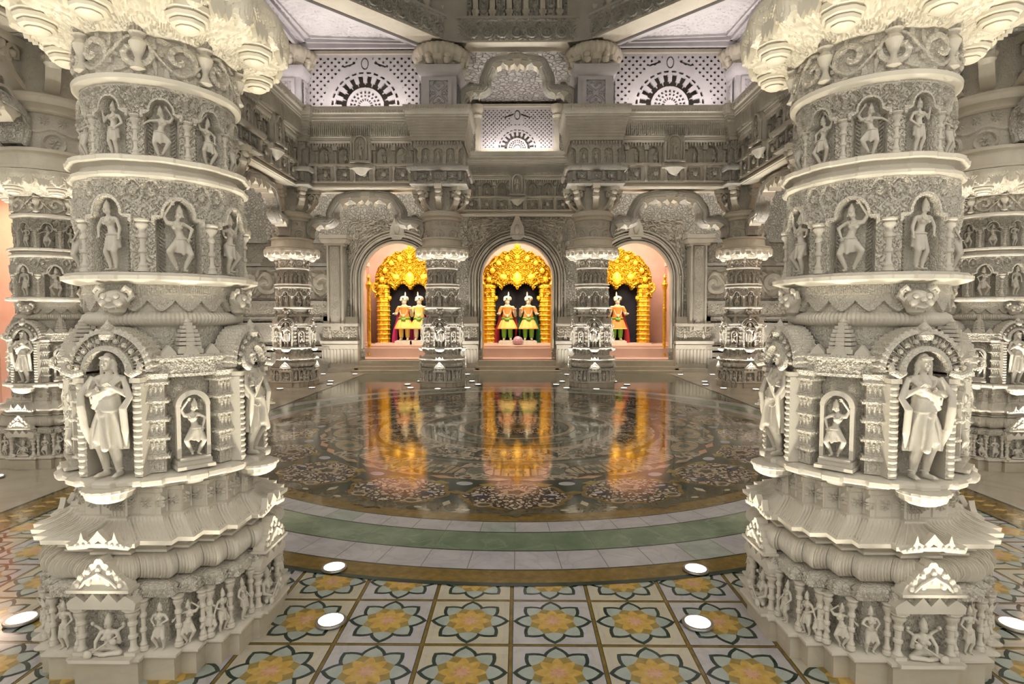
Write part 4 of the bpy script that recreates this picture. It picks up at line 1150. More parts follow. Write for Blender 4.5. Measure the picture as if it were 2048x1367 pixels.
# side walls, with a rose-tinted shrine recess seen past the edge pillars
PINK = stone('rose pink plaster', (.82, .50, .38), (.88, .58, .46), 3, .6, .05, 40)
for sx, nm_ in ((-1, 'wall_left'), (1, 'wall_right')):
    g = G(); X = sx * 8.2
    g.add([(X, .6, 0), (X, 6.6, 0), (X, 6.6, 7.1), (X, .6, 7.1)], [(0, 1, 2, 3)])
    g.add([(X, 9.6, 0), (X, 15.8, 0), (X, 15.8, 7.1), (X, 9.6, 7.1)], [(0, 1, 2, 3)])
    g.add([(X, 6.6, 3.6), (X, 9.6, 3.6), (X, 9.6, 7.1), (X, 6.6, 7.1)], [(0, 1, 2, 3)])
    w = obj(nm_, g, MARBLE_FAR, smooth=False); tag(w, kind='structure')
    g = G(); g.add([(X + sx * .6, 6.3, 0), (X + sx * .6, 9.9, 0), (X + sx * .6, 9.9, 3.9), (X + sx * .6, 6.3, 3.9)], [(0, 1, 2, 3)])
    g.box((X + sx * .3, 6.5, 1.9), (.62, .2, 3.8)); g.box((X + sx * .3, 9.7, 1.9), (.62, .2, 3.8)); g.box((X + sx * .3, 8.1, 3.7), (.62, 3.2, .2))
    obj('recess', g, PINK, w, smooth=False)
# dado mouldings, dark niches and relief on the back wall outside the arches
for sx in (-1, 1):
    trim_no[0] += 1
    r = empty('trim_%d' % trim_no[0], (0, 0, 0), kind='structure')
    g = G(); c = sx * 6.55
    for z, d, h in ((.10, .45, .2), (.28, .36, .16), (.45, .30, .12), (.62, .34, .10), (.95, .20, .5), (1.25, .30, .10), (1.40, .24, .12), (1.62, .16, .3), (1.84, .26, .08), (2.30, .10, .8), (2.74, .24, .08), (2.84, .30, .08), (3.15, .14, .5), (3.45, .3, .08)):
        g.box((c, WY - d / 2, z), (3.1, d, h))
    obj('wall_mouldings', g, MARBLE_FINE, r)
    g = G(); panel(g, c - 1.5, c + 1.5, 1.47, 1.80, WY - .18, 240, 26, lambda x, z: .03 * filigree(x, z, 50)); panel(g, c - 1.5, c + 1.5, 1.95, 2.7, WY - .12, 240, 60, lambda x, z: .05 * scrolls(x, z, .5, .75)); panel(g, c - 1.5, c + 1.5, 2.9, 3.4, WY - .16, 240, 50, lambda x, z: .03 * filigree(x, z, 40))
    obj('relief_panel', g, CHIS, r)
for sx, lab in ((-1, 'dark stone model shrine on the wall ledge left of the left corner pillar'), (1, 'dark stone model shrine on the wall ledge right of the right corner pillar')):
    r = empty('model_shrine', (sx * 6.35, 14.85, 2.78), 0, lab, 'model shrine', 'dark model shrines on the side ledges')
    g = G(); g.box((0, 0, .04), (.50, .34, .08)); g.box((0, 0, .12), (.42, .30, .08)); g.box((0, 0, .27), (.34, .26, .24)); 
    for s in (-1, 1): g.lathe([(.03, .16), (.02, .2), (.02, .34), (.035, .38)], 8, (s * .15, -.15, 0))
    g.box((0, -.13, .25), (.14, .02, .18)); obj('shrine_body', g, DUSK, r)
    g = G()
    for i in range(6): g.box((0, 0, .41 + .06 * i), (.40 - .055 * i, .32 - .045 * i, .035)); g.box((0, 0, .44 + .06 * i), (.32 - .05 * i, .25 - .04 * i, .03))
    g.lathe([(.05, .74), (.07, .78), (.03, .82), (.03, .85), (.0, .93)], 10); obj('tiered_roof', g, DUSK, r)
    # its plinth ledge belongs to the wall mouldings

# ------------------------------------------------------------ shrine doorways
door_no = [0]
def doorway(cx, label, pil=True):
    door_no[0] += 1; r = empty('door_%d' % door_no[0], (cx, WY, 0), 0, kind='structure')
    g = G()
    for (o, w, d) in ((.03, .07, .16), (.11, .06, .12), (.19, .07, .17), (.26, .05, .10), (.35, .05, .06)):
        path = [(AW + o, .62)] + [(AW + o, z) for z in np.linspace(.8, ASP, 6)] + [((AW + o) * math.cos(t), ASP + (AH + o) * math.sin(t)) for t in np.linspace(.08, PI - .08, 33)] + [(-AW - o, z) for z in np.linspace(ASP, .8, 6)] + [(-AW - o, .62)]
        g.ribbon(path, w, -d, .0)
    obj('arch_mouldings', g, MARBLE, r)
    g = G()                                              # spandrel relief, from the arch out to a rectangle
    n = 160; t = np.linspace(0.0, PI, n); k = 46
    hw = 1.32; zt = 4.05
    A = np.stack([(AW + .38) * np.cos(t), ASP + (AH + .38) * np.sin(t)], 1)
    B = []
    for tt in t:
        c_, s_ = math.cos(tt), math.sin(tt)
        sc = min(hw / abs(c_) if abs(c_) > 1e-6 else 9, (zt - ASP) / s_ if s_ > 1e-6 else 9)
        B.append((c_ * sc, ASP + s_ * sc))
    B = np.array(B); B = np.where(np.linalg.norm(B - [0, ASP], axis=1)[:, None] < np.linalg.norm(A - [0, ASP], axis=1)[:, None], A, B)
    f = np.linspace(0, 1, k)[None, :, None]
    XZ = A[:, None, :] * (1 - f) + B[:, None, :] * f
    d = .02 + .05 * filigree(np.abs(XZ[..., 0]), XZ[..., 1], 30)
    g.grid(np.stack([XZ[..., 0], -d, XZ[..., 1]], -1)); obj('spandrel_relief', g, CHIS, r)
    g = G(); g.ext([(-.10, 3.50), (.10, 3.50), (.20, 3.62), (.17, 3.85), (.10, 3.98), (.06, 4.1), (0, 4.25), (-.06, 4.1), (-.10, 3.98), (-.17, 3.85), (-.20, 3.62)], -.16, 0); g.sphere((0, -.17, 3.78), (.08, .04, .13), 10, 8); obj('keystone_shield', g, MARBLE, r)
    if pil:
        for s in ((-1,) if cx < 0 else (1,)):
            p = empty('pilaster'); p.parent = r; p.location = (s * 1.62, 0, 0)
            g = G(); g.box((0, -.14, 2.2), (.46, .28, 2.3)); g.box((-.15 * 0, -.29, 2.2), (.24, .06, 2.2))
            for s2 in (-1, 1): g.box((s2 * .19, -.29, 2.2), (.05, .06, 2.3))
            obj('shaft', g, CHIS, p)
            g = G(); panel(g, -.10, .10, 1.2, 3.3, -.325, 20, 180, lambda x, z: .02 * filigree(np.abs(x), np.mod(z, .35) - .175, 50)); obj('carved_strip', g, CHIS, p)
            g = G(); g.box((0, -.17, 3.36), (.54, .36, .06)); g.box((0, -.2, 3.44), (.62, .44, .10), taper=1.15); g.box((0, -.2, 3.55), (.72, .5, .10)); obj('capital', g, MARBLE, p)
    for s in (-1, 1):
        b = empty('base_pier'); b.parent = r; outer = pil and s * cx > 0; b.location = (s * (1.52 if outer else 1.275), 0, 0)
        wd = .96 if outer else .47
        g = G(); g.box((0, -.16, .36), (wd, .32, .72)); g.box((0, -.22, .05), (wd + .08, .44, .1)); g.box((0, -.19, .78), (wd + .04, .40, .08)); g.box((0, -.14, 1.0), (wd - .04, .26, .38)); g.box((0, -.19, 1.24), (wd + .04, .36, .08)); g.box((0, -.12, 1.36), (wd - .06, .24, .2)); obj('block', g, CHIS, b)
        g = G(); panel(g, -wd / 2 + .02, wd / 2 - .02, .84, 1.18, -.275, 90, 40, lambda x, z: .04 * filigree(tri(x, .24), z, 45)); 
        panel(g, -wd / 2 + .02, wd / 2 - .02, .14, .70, -.325, 90, 50, lambda x, z: .03 * (np.cos(x * 70) > 0) * (z > .08) * (z < .45)); obj('relief_panel', g, CHIS, b)
        for i, x in enumerate((-.24, .24) if outer else (0,)): link('niche_figure', FIG[('stand', 'flute')[i]], b, (x, -.31, .83), 0, .33)
    g = G(); g.box((0, -.30, .03), (2.3, .62, .06)); g.box((0, -.22, .10), (2.2, .44, .10)); g.box((0, -.14, .22), (2.1, .28, .14)); obj('threshold_steps', g, BEIGE, r)
    return r
doorway(SHX[0], 'carved arched doorway around the left shrine with the pair in orange and red')
doorway(SHX[1], 'carved arched doorway around the middle shrine', False)
doorway(SHX[2], 'carved arched doorway around the right shrine with the lone visible figure')

# ------------------------------------------------------------ shrine rooms
PINKL = stone('light rose marble', (.86, .60, .48), (.90, .66, .54), 3, .45, .05, 40)
gold_c = (.86, .42, .04)
m, nt, b = new_mat('gilded relief'); GOLD = m
tc = nt.nodes.new('ShaderNodeTexCoord'); vo = nt.nodes.new('ShaderNodeTexVoronoi'); vo.inputs['Scale'].default_value = 16
nt.links.new(tc.outputs['Object'], vo.inputs['Vector'])
cr = nt.nodes.new('ShaderNodeValToRGB'); cr.color_ramp.elements[0].color = (1.0, .66, .06, 1); cr.color_ramp.elements[1].color = (.90, .42, .015, 1)
nt.links.new(vo.outputs['Distance'], cr.inputs['Fac']); nt.links.new(cr.outputs['Color'], b.inputs['Base Color'])
b.inputs['Metallic'].default_value = .35; b.inputs['Roughness'].default_value = .35
bp = nt.nodes.new('ShaderNodeBump'); bp.inputs['Distance'].default_value = .03; bp.inputs['Strength'].default_value = .6
nt.links.new(vo.outputs['Distance'], bp.inputs['Height']); nt.links.new(bp.outputs['Normal'], b.inputs['Normal'])
VELVET = plain('black velvet', (.008, .007, .012), .9)
def room(cx, label):
    r = empty('wall_shrine_' + label, (cx, 0, 0), kind='structure')
    g = G(); y0, y1 = WY + .02, 18.3; W = 1.55
    g.add([(-W, y1, .3), (W, y1, .3), (W, y1, 4.2), (-W, y1, 4.2)], [(0, 1, 2, 3)])
    for s in (-1, 1): g.add([(s * W, y0, .3), (s * W, y1, .3), (s * W, y1, 4.2), (s * W, y0, 4.2)], [(0, 1, 2, 3)])
    g.add([(-W, y0, 4.2), (W, y0, 4.2), (W, y1, 4.2), (-W, y1, 4.2)], [(0, 1, 2, 3)])
    for s in (-1, 1): g.box((s * (W - .12), 16.9, 2.2), (.24, .34, 3.9)); g.box((s * (W - .16), 16.9, 3.0), (.34, .42, .12)); g.box((s * (W - .16), 16.9, .5), (.34, .42, .4))
    obj('rose_walls', g, PINK, r)
    g = G(); g.box((0, 16.85, .15 + .15), (2 * W, 2.85, .04)); g.box((0, 17.1, .44), (2 * W, 2.2, .26)); g.box((0, 17.25, .60), (2 * W, 2.0, .06)); g.box((0, 16.0, .335), (2 * W, .06, .03)); g.box((0, 15.5, .20), (1.85, .2, .22))
    obj('rose_platform', g, PINKL, r)
    for s in (-1, 1):
        g = G(); g.lathe([(.07, .33), (.07, .4), (.045, .45), (.045, 1.6), (.06, 1.65), (.045, 1.7), (.045, 2.2), (.075, 2.28), (.09, 2.36), (.05, 2.42), (.03, 2.5), (.05, 2.56), (.0, 2.66)], 14, (s * .98, 16.05, 0), fl=7, amp=.05)
        obj('gilded_column', g, GOLD, r)  # slim gold column, carries no lamp
    return r
room(SHX[0], 'left'); room(SHX[1], 'middle'); room(SHX[2], 'right')
def throne_parts():
    r = empty('golden_throne')
    # post
    for s in (-1, 1):
        g = G(); prof = []
        z = 0
        while z < 1.55: prof += [(.19, z), (.21, z + .015), (.19, z + .03), (.175, z + .05), (.185, z + .09), (.175, z + .13)]; z += .14
        prof += [(.22, z), (.23, z + .06), (.20, z + .1)]
        g.lathe(prof, 20, (s * .85, 0, 0), fl=10, amp=.05); obj('post', g, GOLD, r)
    # canopy : lobed mass with scalloped lower edge
    nx, nz = 260, 160
    x = np.linspace(-1.08, 1.08, nx + 1)[:, None]; z = np.linspace(1.35, 2.95, nz + 1)[None, :]
    X = x + 0 * z; Z = z + 0 * x; ax = np.abs(X)
    topz = 1.72 + 1.06 * np.sqrt(np.clip(1 - (ax / 1.08) ** 2, 0, 1)) ** .9 + .06 * np.abs(np.sin(ax * 11)) + .10 * ss(.14, 0, ax)
    cusp = 1.62 + .22 * np.abs(np.sin(np.clip(ax / .72, 0, 1) * PI * 1.5 + .0)) ** .7 - .0
    lowz = np.where(ax < .76, cusp - .05 * np.abs(np.sin(ax * 45)), 1.42 + .05 * np.sin(ax * 40))
    S = (Z < topz) & (Z > lowz)
    hh = .10 * filigree(ax, Z, 22) + .05 * filigree(ax, Z, 48) + .10 * np.cos(np.clip(ax, 0, 1.1) * 1.4)
    P = np.stack([X, -.06 - hh, Z], -1)
    mask = S[:-1, :-1] & S[1:, 1:] & S[1:, :-1] & S[:-1, 1:]
    g = G(); g.grid(P, mask=mask); P2 = P.copy(); P2[..., 1] = .06; g.grid(P2, mask=mask)
    # rim closing the two skins
    mp = np.pad(mask, 1); I = np.arange((nx + 1) * (nz + 1)).reshape(nx + 1, nz + 1); nn_ = I.size
    qs = []
    for cond, aa, bb in ((mask & ~mp[:-2, 1:-1], I[:-1, :-1], I[:-1, 1:]), (mask & ~mp[2:, 1:-1], I[1:, :-1], I[1:, 1:]), (mask & ~mp[1:-1, :-2], I[:-1, :-1], I[1:, :-1]), (mask & ~mp[1:-1, 2:], I[:-1, 1:], I[1:, 1:])):
        qs.append(np.stack([aa[cond], bb[cond], bb[cond] + nn_, aa[cond] + nn_], -1))
    g.Q.append(np.concatenate(qs)); g.qm.append(np.zeros(len(g.Q[-1]), np.int32))
    c = obj('canopy', g, GOLD, r)
    for i in range(9):
        t = PI * (i + .5) / 9; g = G(); g.sphere((.86 * math.cos(t), -.22, 1.78 + .82 * math.sin(t)), (.08, .06, .09), 10, 7); obj('boss', g, GOLD, r)
    for s in (-1, 1):
        g = G(); g.sphere((s * .42, -.22, 2.0), (.12, .07, .10), 10, 7); obj('boss', g, GOLD, r)
        g = G(); g.lathe([(.02, 1.30), (.06, 1.36), (.05, 1.44)], 10, (s * .64, -.1, 0)); obj('pendant', g, GOLD, r)
        g = G(); g.tube(smooth_path([(s * .98, -.12, 1.52), (s * 1.14, -.14, 1.62), (s * 1.10, -.14, 1.80), (s * .98, -.14, 1.78)], 5), .04, 8); obj('side_scroll', g, GOLD, r)
    g = G(); g.lathe([(.10, 2.70), (.16, 2.78), (.08, 2.86), (.10, 2.92), (.0, 3.05)], 12, (0, -.08, 0)); obj('finial', g, GOLD, r)
    g = G(); g.sphere((0, -.25, 1.95), (.14, .08, .2), 12, 8); obj('boss', g, GOLD, r)
    g = G(); g.box((0, .14, 1.05), (1.62, .03, 2.1)); obj('velvet_backdrop', g, VELVET, r)
    g = G(); g.box((0, .0, .02), (2.1, .5, .04)); obj('footing', g, PINKL, r)
    return r
TX = (-3.2, 0.0, 2.95); TY = 17.25; TZ = .632
th0 = throne_parts()
for i, lab in enumerate(('golden throne canopy in the left shrine, its right side hidden by a pillar', 'golden throne canopy filling the middle shrine', 'golden throne canopy in the right shrine, its left side hidden by a pillar')):
    o = th0 if i == 0 else copy_tree(th0)
    o.location = (TX[i], TY, TZ); tag(o, lab, 'throne', 'golden thrones in the shrines')

# ------------------------------------------------------------ dressed deity statues
SKIN = plain('ivory painted marble', (.70, .60, .42), .45); SKIN2 = plain('warm ivory', (.82, .62, .42), .45)
ORANGE = plain('orange silk', (.80, .30, .06), .6); YEL = plain('yellow silk', (.85, .62, .14), .6); GREEN = plain('bright green silk', (.22, .52, .05), .6)
MAG = plain('magenta silk', (.62, .03, .16), .6); RED = plain('dark red silk', (.42, .02, .03), .6); TUR = plain('cream turban silk', (.86, .78, .48), .5); DKG = plain('deep green silk', (.01, .14, .05), .6); WHT = plain('white marble plinth', (.82, .76, .62), .4); BLK = plain('dark jewel', (.02, .02, .03), .3); GRYG = plain('pink and grey beads', (.62, .38, .42), .4)
def deity(x, z0, label, tunic, skirt, legs, side=1, shawl=RED):
    r = empty('deity_statue', (x, TY - .20, TZ), 0, label, 'statue', 'dressed deity statues in the shrines')
    h = 1.10
    g = G(); g.box((0, 0, .04), (.40, .34, .08)); g.box((0, 0, .085), (.34, .3, .02)); obj('pedestal', g, WHT, r)
    zb = .095
    body = G()
    capsule(body, (0, 0, .50), (0, 0, .62), .10, .085); capsule(body, (0, 0, .62), (0, 0, .76), .085, .10); capsule(body, (-.10, 0, .775), (.10, 0, .775), .042, .042)
    capsule(body, (0, 0, .78), (0, -.01, .86), .036, .036); body.sphere((0, -.015, .915), (.062, .066, .078), 14, 10)
    capsule(body, (0, -.04, .88), (0, -.052, .872), .035, .022)
    for s in (-1, 1):
        capsule(body, (s * .065, 0, .50), (s * .075, -.02, .26), .07, .05); capsule(body, (s * .075, -.02, .26), (s * .075, 0, .05), .048, .034)
        capsule(body, (s * .075, 0, .03), (s * .085, -.10, .02), .034, .026)
    wr = ((-.21, -.11, .62), (.19, -.13, .70)) if side > 0 else ((-.19, -.13, .70), (.21, -.11, .62))
    els = ((-.19, .0, .62 if side > 0 else .58), (.19, .0, .58 if side > 0 else .62))
    for i, s in enumerate((-1, 1)):
        capsule(body, (s * .135, 0, .77), els[i], .045, .036); capsule(body, els[i], wr[i], .036, .026)
    bb = fuse(body, .013, 3)
    for i, s in enumerate((-1, 1)):
        hand(bb, wr[i], np.array(wr[i]) - np.array(els[i]) + np.array([0, -.02, .05]), .06, -s, .7)
        bb.sphere((s * .024, -.074, .925), (.013, .006, .007), 8, 5)
    capsule(bb, (0, -.075, .925), (0, -.092, .900), .006, .010, 6); capsule(bb, (-.016, -.072, .872), (.016, -.072, .872), .006, .006, 5)
    M_ = Matrix.Translation((0, 0, zb))
    g = G(); g.merge(bb, M_); obj('body', g, SKIN, r)
    g = G(); g.lathe([(.068, .0), (.095, .02), (.10, .06), (.075, .10), (.03, .115), (.0, .12)], 20, (0, 0, zb + .935), sx=1, sy=.95, fl=5, amp=.05)
    g.tube([(s_, -.07, zb + .945 + .03 * (1 + s_ / .08)) for s_ in np.linspace(-.085, .085, 9)], .020, 8)
    g.lathe([(.0, 0), (.02, .03), (.012, .09), (.0, .12)], 8, (.03 * side, -.03, zb + 1.03)); tb = obj('turban', g, TUR, r)
    g = G(); g.sphere((-.012 * side, -.10, zb + .985), (.020, .01, .022), 8, 6); g.sphere((.09, -.03, zb + .93), .018, 8, 6); obj('turban_jewel', g, BLK, tb)
    g = G(); g.lathe([(.105, .50), (.125, .54), (.112, .60), (.105, .66), (.125, .74), (.13, .78), (.07, .815), (.05, .83)], 28, (0, 0, zb), sy=.97, fl=14, amp=.015)
    for i, s in enumerate((-1, 1)): g.tube([(s * .12, 0, zb + .775), (s * .17, 0, zb + .70), (els[i][0] * .98, 0, zb + els[i][2] + .03)], [.050, .044, .038], 10)
    obj('tunic', g, tunic, r)
    g = G(); g.lathe([(.112, .52), (.14, .48), (.17, .42), (.20, .35), (.225, .29), (.21, .285), (.12, .34), (.10, .5)], 44, (0, 0, zb), sy=.72, fl=11, amp=.05); sk = obj('flared_skirt', g, skirt, r)
    g = G(); g.lathe([(.205, .315), (.235, .275), (.222, .268)], 44, (0, 0, zb), sy=.72, fl=11, amp=.05); obj('skirt_hem', g, ORANGE if skirt is not ORANGE else YEL, sk)
    g = G(); g.tube([(.125 * math.cos(a), .10 * math.sin(a), zb + .525) for a in np.linspace(0, 2 * PI, 20)], .022, 8); g.sphere((0, -.12, zb + .50), (.06, .025, .035), 10, 6); obj('sash', g, GREEN if tunic is not GREEN else YEL, r)
    g = G()
    for s in (-1, 1): g.tube([(s * .075, -.02, zb + .30), (s * .075, -.02, zb + .16), (s * .075, 0, zb + .07)], [.062, .055, .048], 12)
    obj('leggings', g, legs, r)
    g = G(); g.tube([(.085 * math.cos(a), -.12 - .015 * abs(math.sin(a)), zb + .72 + .14 * math.sin(a)) for a in np.linspace(PI, 2 * PI, 15)], .009, 7); g.sphere((0, -.13, zb + .575), (.03, .02, .04), 8, 6); obj('garland', g, SKIN2, r)
    g = G()
    hp_ = smooth_path([(.0, zb + .76), (.10, zb + .74), (.16, zb + .62), (.19, zb + .42), (.24, zb + .20), (.25, zb - .06)], 5); hp_ = np.concatenate([(hp_ * [-1, 1])[::-1], hp_[1:]]); g.ribbon(hp_, [.05 + .10 * abs(q) ** 2 for q in np.linspace(-1, 1, len(hp_))], .06, .11)
    obj('shawl', g, shawl, r)
    r.scale = (1.26,) * 3
    return r
deity(-3.38, 0, 'statue at the left of the left shrine, orange tunic and magenta shawl', ORANGE, YEL, YEL, 1, MAG)
deity(-2.93, 0, 'statue beside the pillar in the left shrine, cream arms raised over yellow dress', YEL, YEL, TUR, -1, MAG)
deity(-.30, 0, 'left of the two statues in the middle shrine, orange tunic and green leggings', ORANGE, YEL, GREEN, 1, RED)
deity(.33, 0, 'right of the two statues in the middle shrine, orange tunic and green leggings', ORANGE, YEL, GREEN, -1, DKG)
deity(2.98, 0, 'only visible statue in the right shrine, wide orange skirt and green leggings', ORANGE, ORANGE, GREEN, -1, RED)
g = G(); g.lathe([(.06, 0), (.11, .03), (.14, .10), (.13, .17), (.09, .22), (.05, .24), (.0, .25)], 20, fl=10, amp=.07)
for i in range(10): g.sphere((.135 * math.cos(i * PI / 5), .135 * math.sin(i * PI / 5), .11), .028, 8, 5)
tag(obj('flower_vase', g, GRYG, None, (.02, TY - .42, TZ)), 'round pink beaded vase on the platform between the two middle statues', 'vase')
# ------------------------------------------------------------ floor with inlaid marbles
def polished(name, c1, c2, rough, scale=3, veins=.2, vc=(.3, .3, .3)):
    m = stone(name, c1, c2, scale, rough, 0, 60, veins, .5, vc); return m
FB = polished('polished beige marble', (.42, .37, .29), (.50, .45, .36), .16, 1.5, .3, (.34, .29, .22))
F_LIL = polished('inlay pale lilac marble', (.44, .43, .46), (.56, .54, .56), .13, 5, .4, (.36, .33, .34))
F_CRM = polished('inlay cream marble', (.50, .45, .32), (.60, .55, .41), .13, 5, .3, (.45, .38, .25))
F_GOLD = polished('inlay golden brown marble', (.15, .095, .016), (.27, .17, .035), .12, 18, .3, (.12, .07, .02))
F_DARK = polished('inlay dark green marble', (.015, .03, .022), (.035, .055, .04), .10, 12, 0)
F_PALE = polished('inlay pale blue-green marble', (.33, .38, .34), (.46, .50, .45), .13, 9, .2)
F_YEL = polished('inlay yellow marble', (.50, .30, .05), (.66, .44, .12), .13, 30, .2)
F_OLV = polished('inlay olive marble', (.26, .18, .04), (.36, .27, .08), .13, 30, .2)
F_PNK = polished('inlay pink marble', (.58, .30, .17), (.70, .42, .26), .13, 30, .2)
F_GRN = polished('inlay green onyx', (.13, .19, .12), (.24, .30, .20), .09, 4, .4, (.30, .36, .26))
F_BRN = polished('inlay deep brown marble', (.075, .06, .03), (.13, .105, .055), .06, 10, .2)
F_TAN = polished('inlay tan marble', (.40, .31, .20), (.52, .42, .29), .07, 12, .2)
F_GRY = polished('inlay grey-green marble', (.14, .15, .11), (.21, .22, .17), .06, 5, .3)
F_BLU = polished('inlay dark blue marble', (.03, .03, .07), (.07, .06, .13), .08, 8, 0)
def lace(name, c1, c2, sc):
    m, nt, b = new_mat(name); N = nt.nodes; L = nt.links
    tc = N.new('ShaderNodeTexCoord'); v = N.new('ShaderNodeTexVoronoi'); v.feature = 'DISTANCE_TO_EDGE'; v.inputs['Scale'].default_value = sc
    n = N.new('ShaderNodeTexNoise'); n.inputs['Scale'].default_value = sc * .7; mx = N.new('ShaderNodeMixRGB'); mx.inputs['Fac'].default_value = .08
    L.new(tc.outputs['Object'], n.inputs['Vector']); L.new(tc.outputs['Object'], mx.inputs['Color1']); L.new(n.outputs['Color'], mx.inputs['Color2']); L.new(mx.outputs['Color'], v.inputs['Vector'])
    r = N.new('ShaderNodeValToRGB'); r.color_ramp.interpolation = 'CONSTANT'; r.color_ramp.elements[0].color = (*c2, 1); r.color_ramp.elements[1].position = .16; r.color_ramp.elements[1].color = (*c1, 1)
    e = r.color_ramp.elements.new(.34); e.color = (c1[0] * .6 + .18, c1[1] * .4 + .06, c1[2] * .4 + .02, 1)
    L.new(v.outputs['Distance'], r.inputs['Fac']); L.new(r.outputs['Color'], b.inputs['Base Color']); b.inputs['Roughness'].default_value = .08
    return m
F_LACE = lace('inlay floral lacework', (.62, .54, .42), (.07, .05, .03), 20)
F_LACE2 = lace('inlay dark floral lacework', (.13, .11, .07), (.44, .39, .30), 12)
FM = [F_LIL, F_CRM, F_GOLD, F_DARK, F_PALE, F_YEL, F_OLV, F_PNK, F_GRN, F_BRN, F_TAN, F_GRY, F_BLU, F_LACE, F_LACE2]
LIL, CRM, GLD, DRK, PAL, YE, OLV, PNK, GRN, BRN, TAN, GRY_, BLU, LAC, LAC2 = range(15)
SQ = 3.85; CY = 7.58; DZ = .0004
fl = G(); fl.add([(-8.4, -1.5, 0), (8.4, -1.5, 0), (8.4, 16, 0), (-8.4, 16, 0)], [(0, 1, 2, 3)])
fl.add([(-8.4, -1.5, -.2), (8.4, -1.5, -.2), (8.4, 16, -.2), (-8.4, 16, -.2)], [(3, 2, 1, 0)])
floor = tag(obj('floor', fl, FB, smooth=False), kind='structure')

# --- flower tiles
def petal(r0, r1, w, a, cx=0, cy=0, bulge=.45, grow=0, n=7):
    r0 -= grow * .3; r1 += grow * 1.5; w += grow
    pts = []
    for t in np.linspace(0, 1, n):
        wt = w * (math.sin(PI * t ** .75) ** .8 if 0 < t < 1 else 0); pts.append((r0 + (r1 - r0) * t, wt))
    P = pts + [(x, -y) for x, y in pts[1:-1][::-1]]
    c, s = math.cos(a), math.sin(a)
    return [(cx + x * c - y * s, cy + x * s + y * c) for x, y in P]
g = G(); S = .4045; X0 = -.012; Y0 = 2.526
tl = G()
g.m = GLD; g.flat([(-SQ, -1.2), (SQ, -1.2), (SQ, 5.6), (-SQ, 5.6)], DZ)
near_p = [(-XN, Y1), (XN, Y1)]
for i in range(-10, 11):
    for j in range(-9, 8):
        cx = X0 + (i + .5) * S; cy = Y0 + (j + .5) * S
        if abs(cx) > SQ - .1: continue
        if math.hypot(cx, cy - CY) < 4.47 - .30: continue
        if any(abs(cx - px) < .22 and abs(cy - py) < .22 for px, py in near_p): continue
        h = S / 2 - .007
        g.m = DRK; g.flat([(cx - h, cy - h), (cx + h, cy - h), (cx + h, cy + h), (cx - h, cy + h)], 2 * DZ)
        h = S / 2 - .0105
        g.m = LIL if i % 2 == 0 else CRM; g.flat([(cx - h, cy - h), (cx + h, cy - h), (cx + h, cy + h), (cx - h, cy + h)], 3 * DZ)
        # slim frame of the other pale marble
        g.m = CRM if i % 2 == 0 else LIL; h = .172
        g.flat([(cx - h, cy - h), (cx + h, cy - h), (cx + h, cy + h), (cx - h, cy + h)], 4 * DZ)
        g.m = LIL if i % 2 == 0 else CRM; h = .166
        g.flat([(cx - h, cy - h), (cx + h, cy - h), (cx + h, cy + h), (cx - h, cy + h)], 5 * DZ)
        for k in range(8):
            a = k * PI / 4; g.m = DRK; g.flat(petal(.07, .178, .048, a, cx, cy, grow=.010), (6 + .1 * (k % 2)) * DZ)
        for k in range(8):
            a = k * PI / 4; g.m = PAL; g.flat(petal(.07, .172, .044, a, cx, cy), (7 + .1 * (k % 2)) * DZ)
        g.m = OLV; g.flat([(cx + (.098 if k % 2 else .122) * math.cos(k * PI / 8 + PI / 8), cy + (.098 if k % 2 else .122) * math.sin(k * PI / 8 + PI / 8)) for k in range(16)], 8 * DZ)
        for k in range(8):
            g.m = YE; g.flat(petal(.02, .105, .026, k * PI / 4, cx, cy), (9 + .1 * (k % 2)) * DZ)
        g.m = PNK; g.flat([(cx + (.024 if k % 2 else .048) * math.cos(k * PI / 8), cy + (.024 if k % 2 else .048) * math.sin(k * PI / 8)) for k in range(16)], 10 * DZ)
obj('flower_tiles', g, FM, floor, smooth=False)
# --- border strips along the sides of the square
g = G()
for sx in (-1, 1):
    for x0, x1, mt, z in ((SQ - .30, SQ + .06, GLD, 12), (SQ + .03, SQ + .06, DRK, 13), (SQ - .30, SQ - .28, DRK, 13)):
        g.m = mt; a, b = sorted((sx * x0, sx * x1)); g.flat([(a, -1.2), (b, -1.2), (b, 5.2), (a, 5.2)], z * DZ)
    g.m = DRK; a, b = sorted((sx * (SQ + .02), sx * (SQ + .05))); g.flat([(a, 5.2), (b, 5.2), (b, 14.6), (a, 14.6)], 13 * DZ)
for k in range(60):
    for sx in (-1, 1):
        y = -1.1 + k * .105; g.m = YE; x = sx * (SQ - .12)
        g.flat([(x - .06, y), (x, y - .03), (x + .06, y), (x, y + .03)], 14 * DZ)
obj('border_strip', g, FM, floor, smooth=False)
g = G(); g.m = GRY_; g.flat([(-SQ, 5.5), (SQ, 5.5), (SQ, 14.7), (-SQ, 14.7)], 1.5 * DZ); obj('plain_field', g, FM, floor, smooth=False)
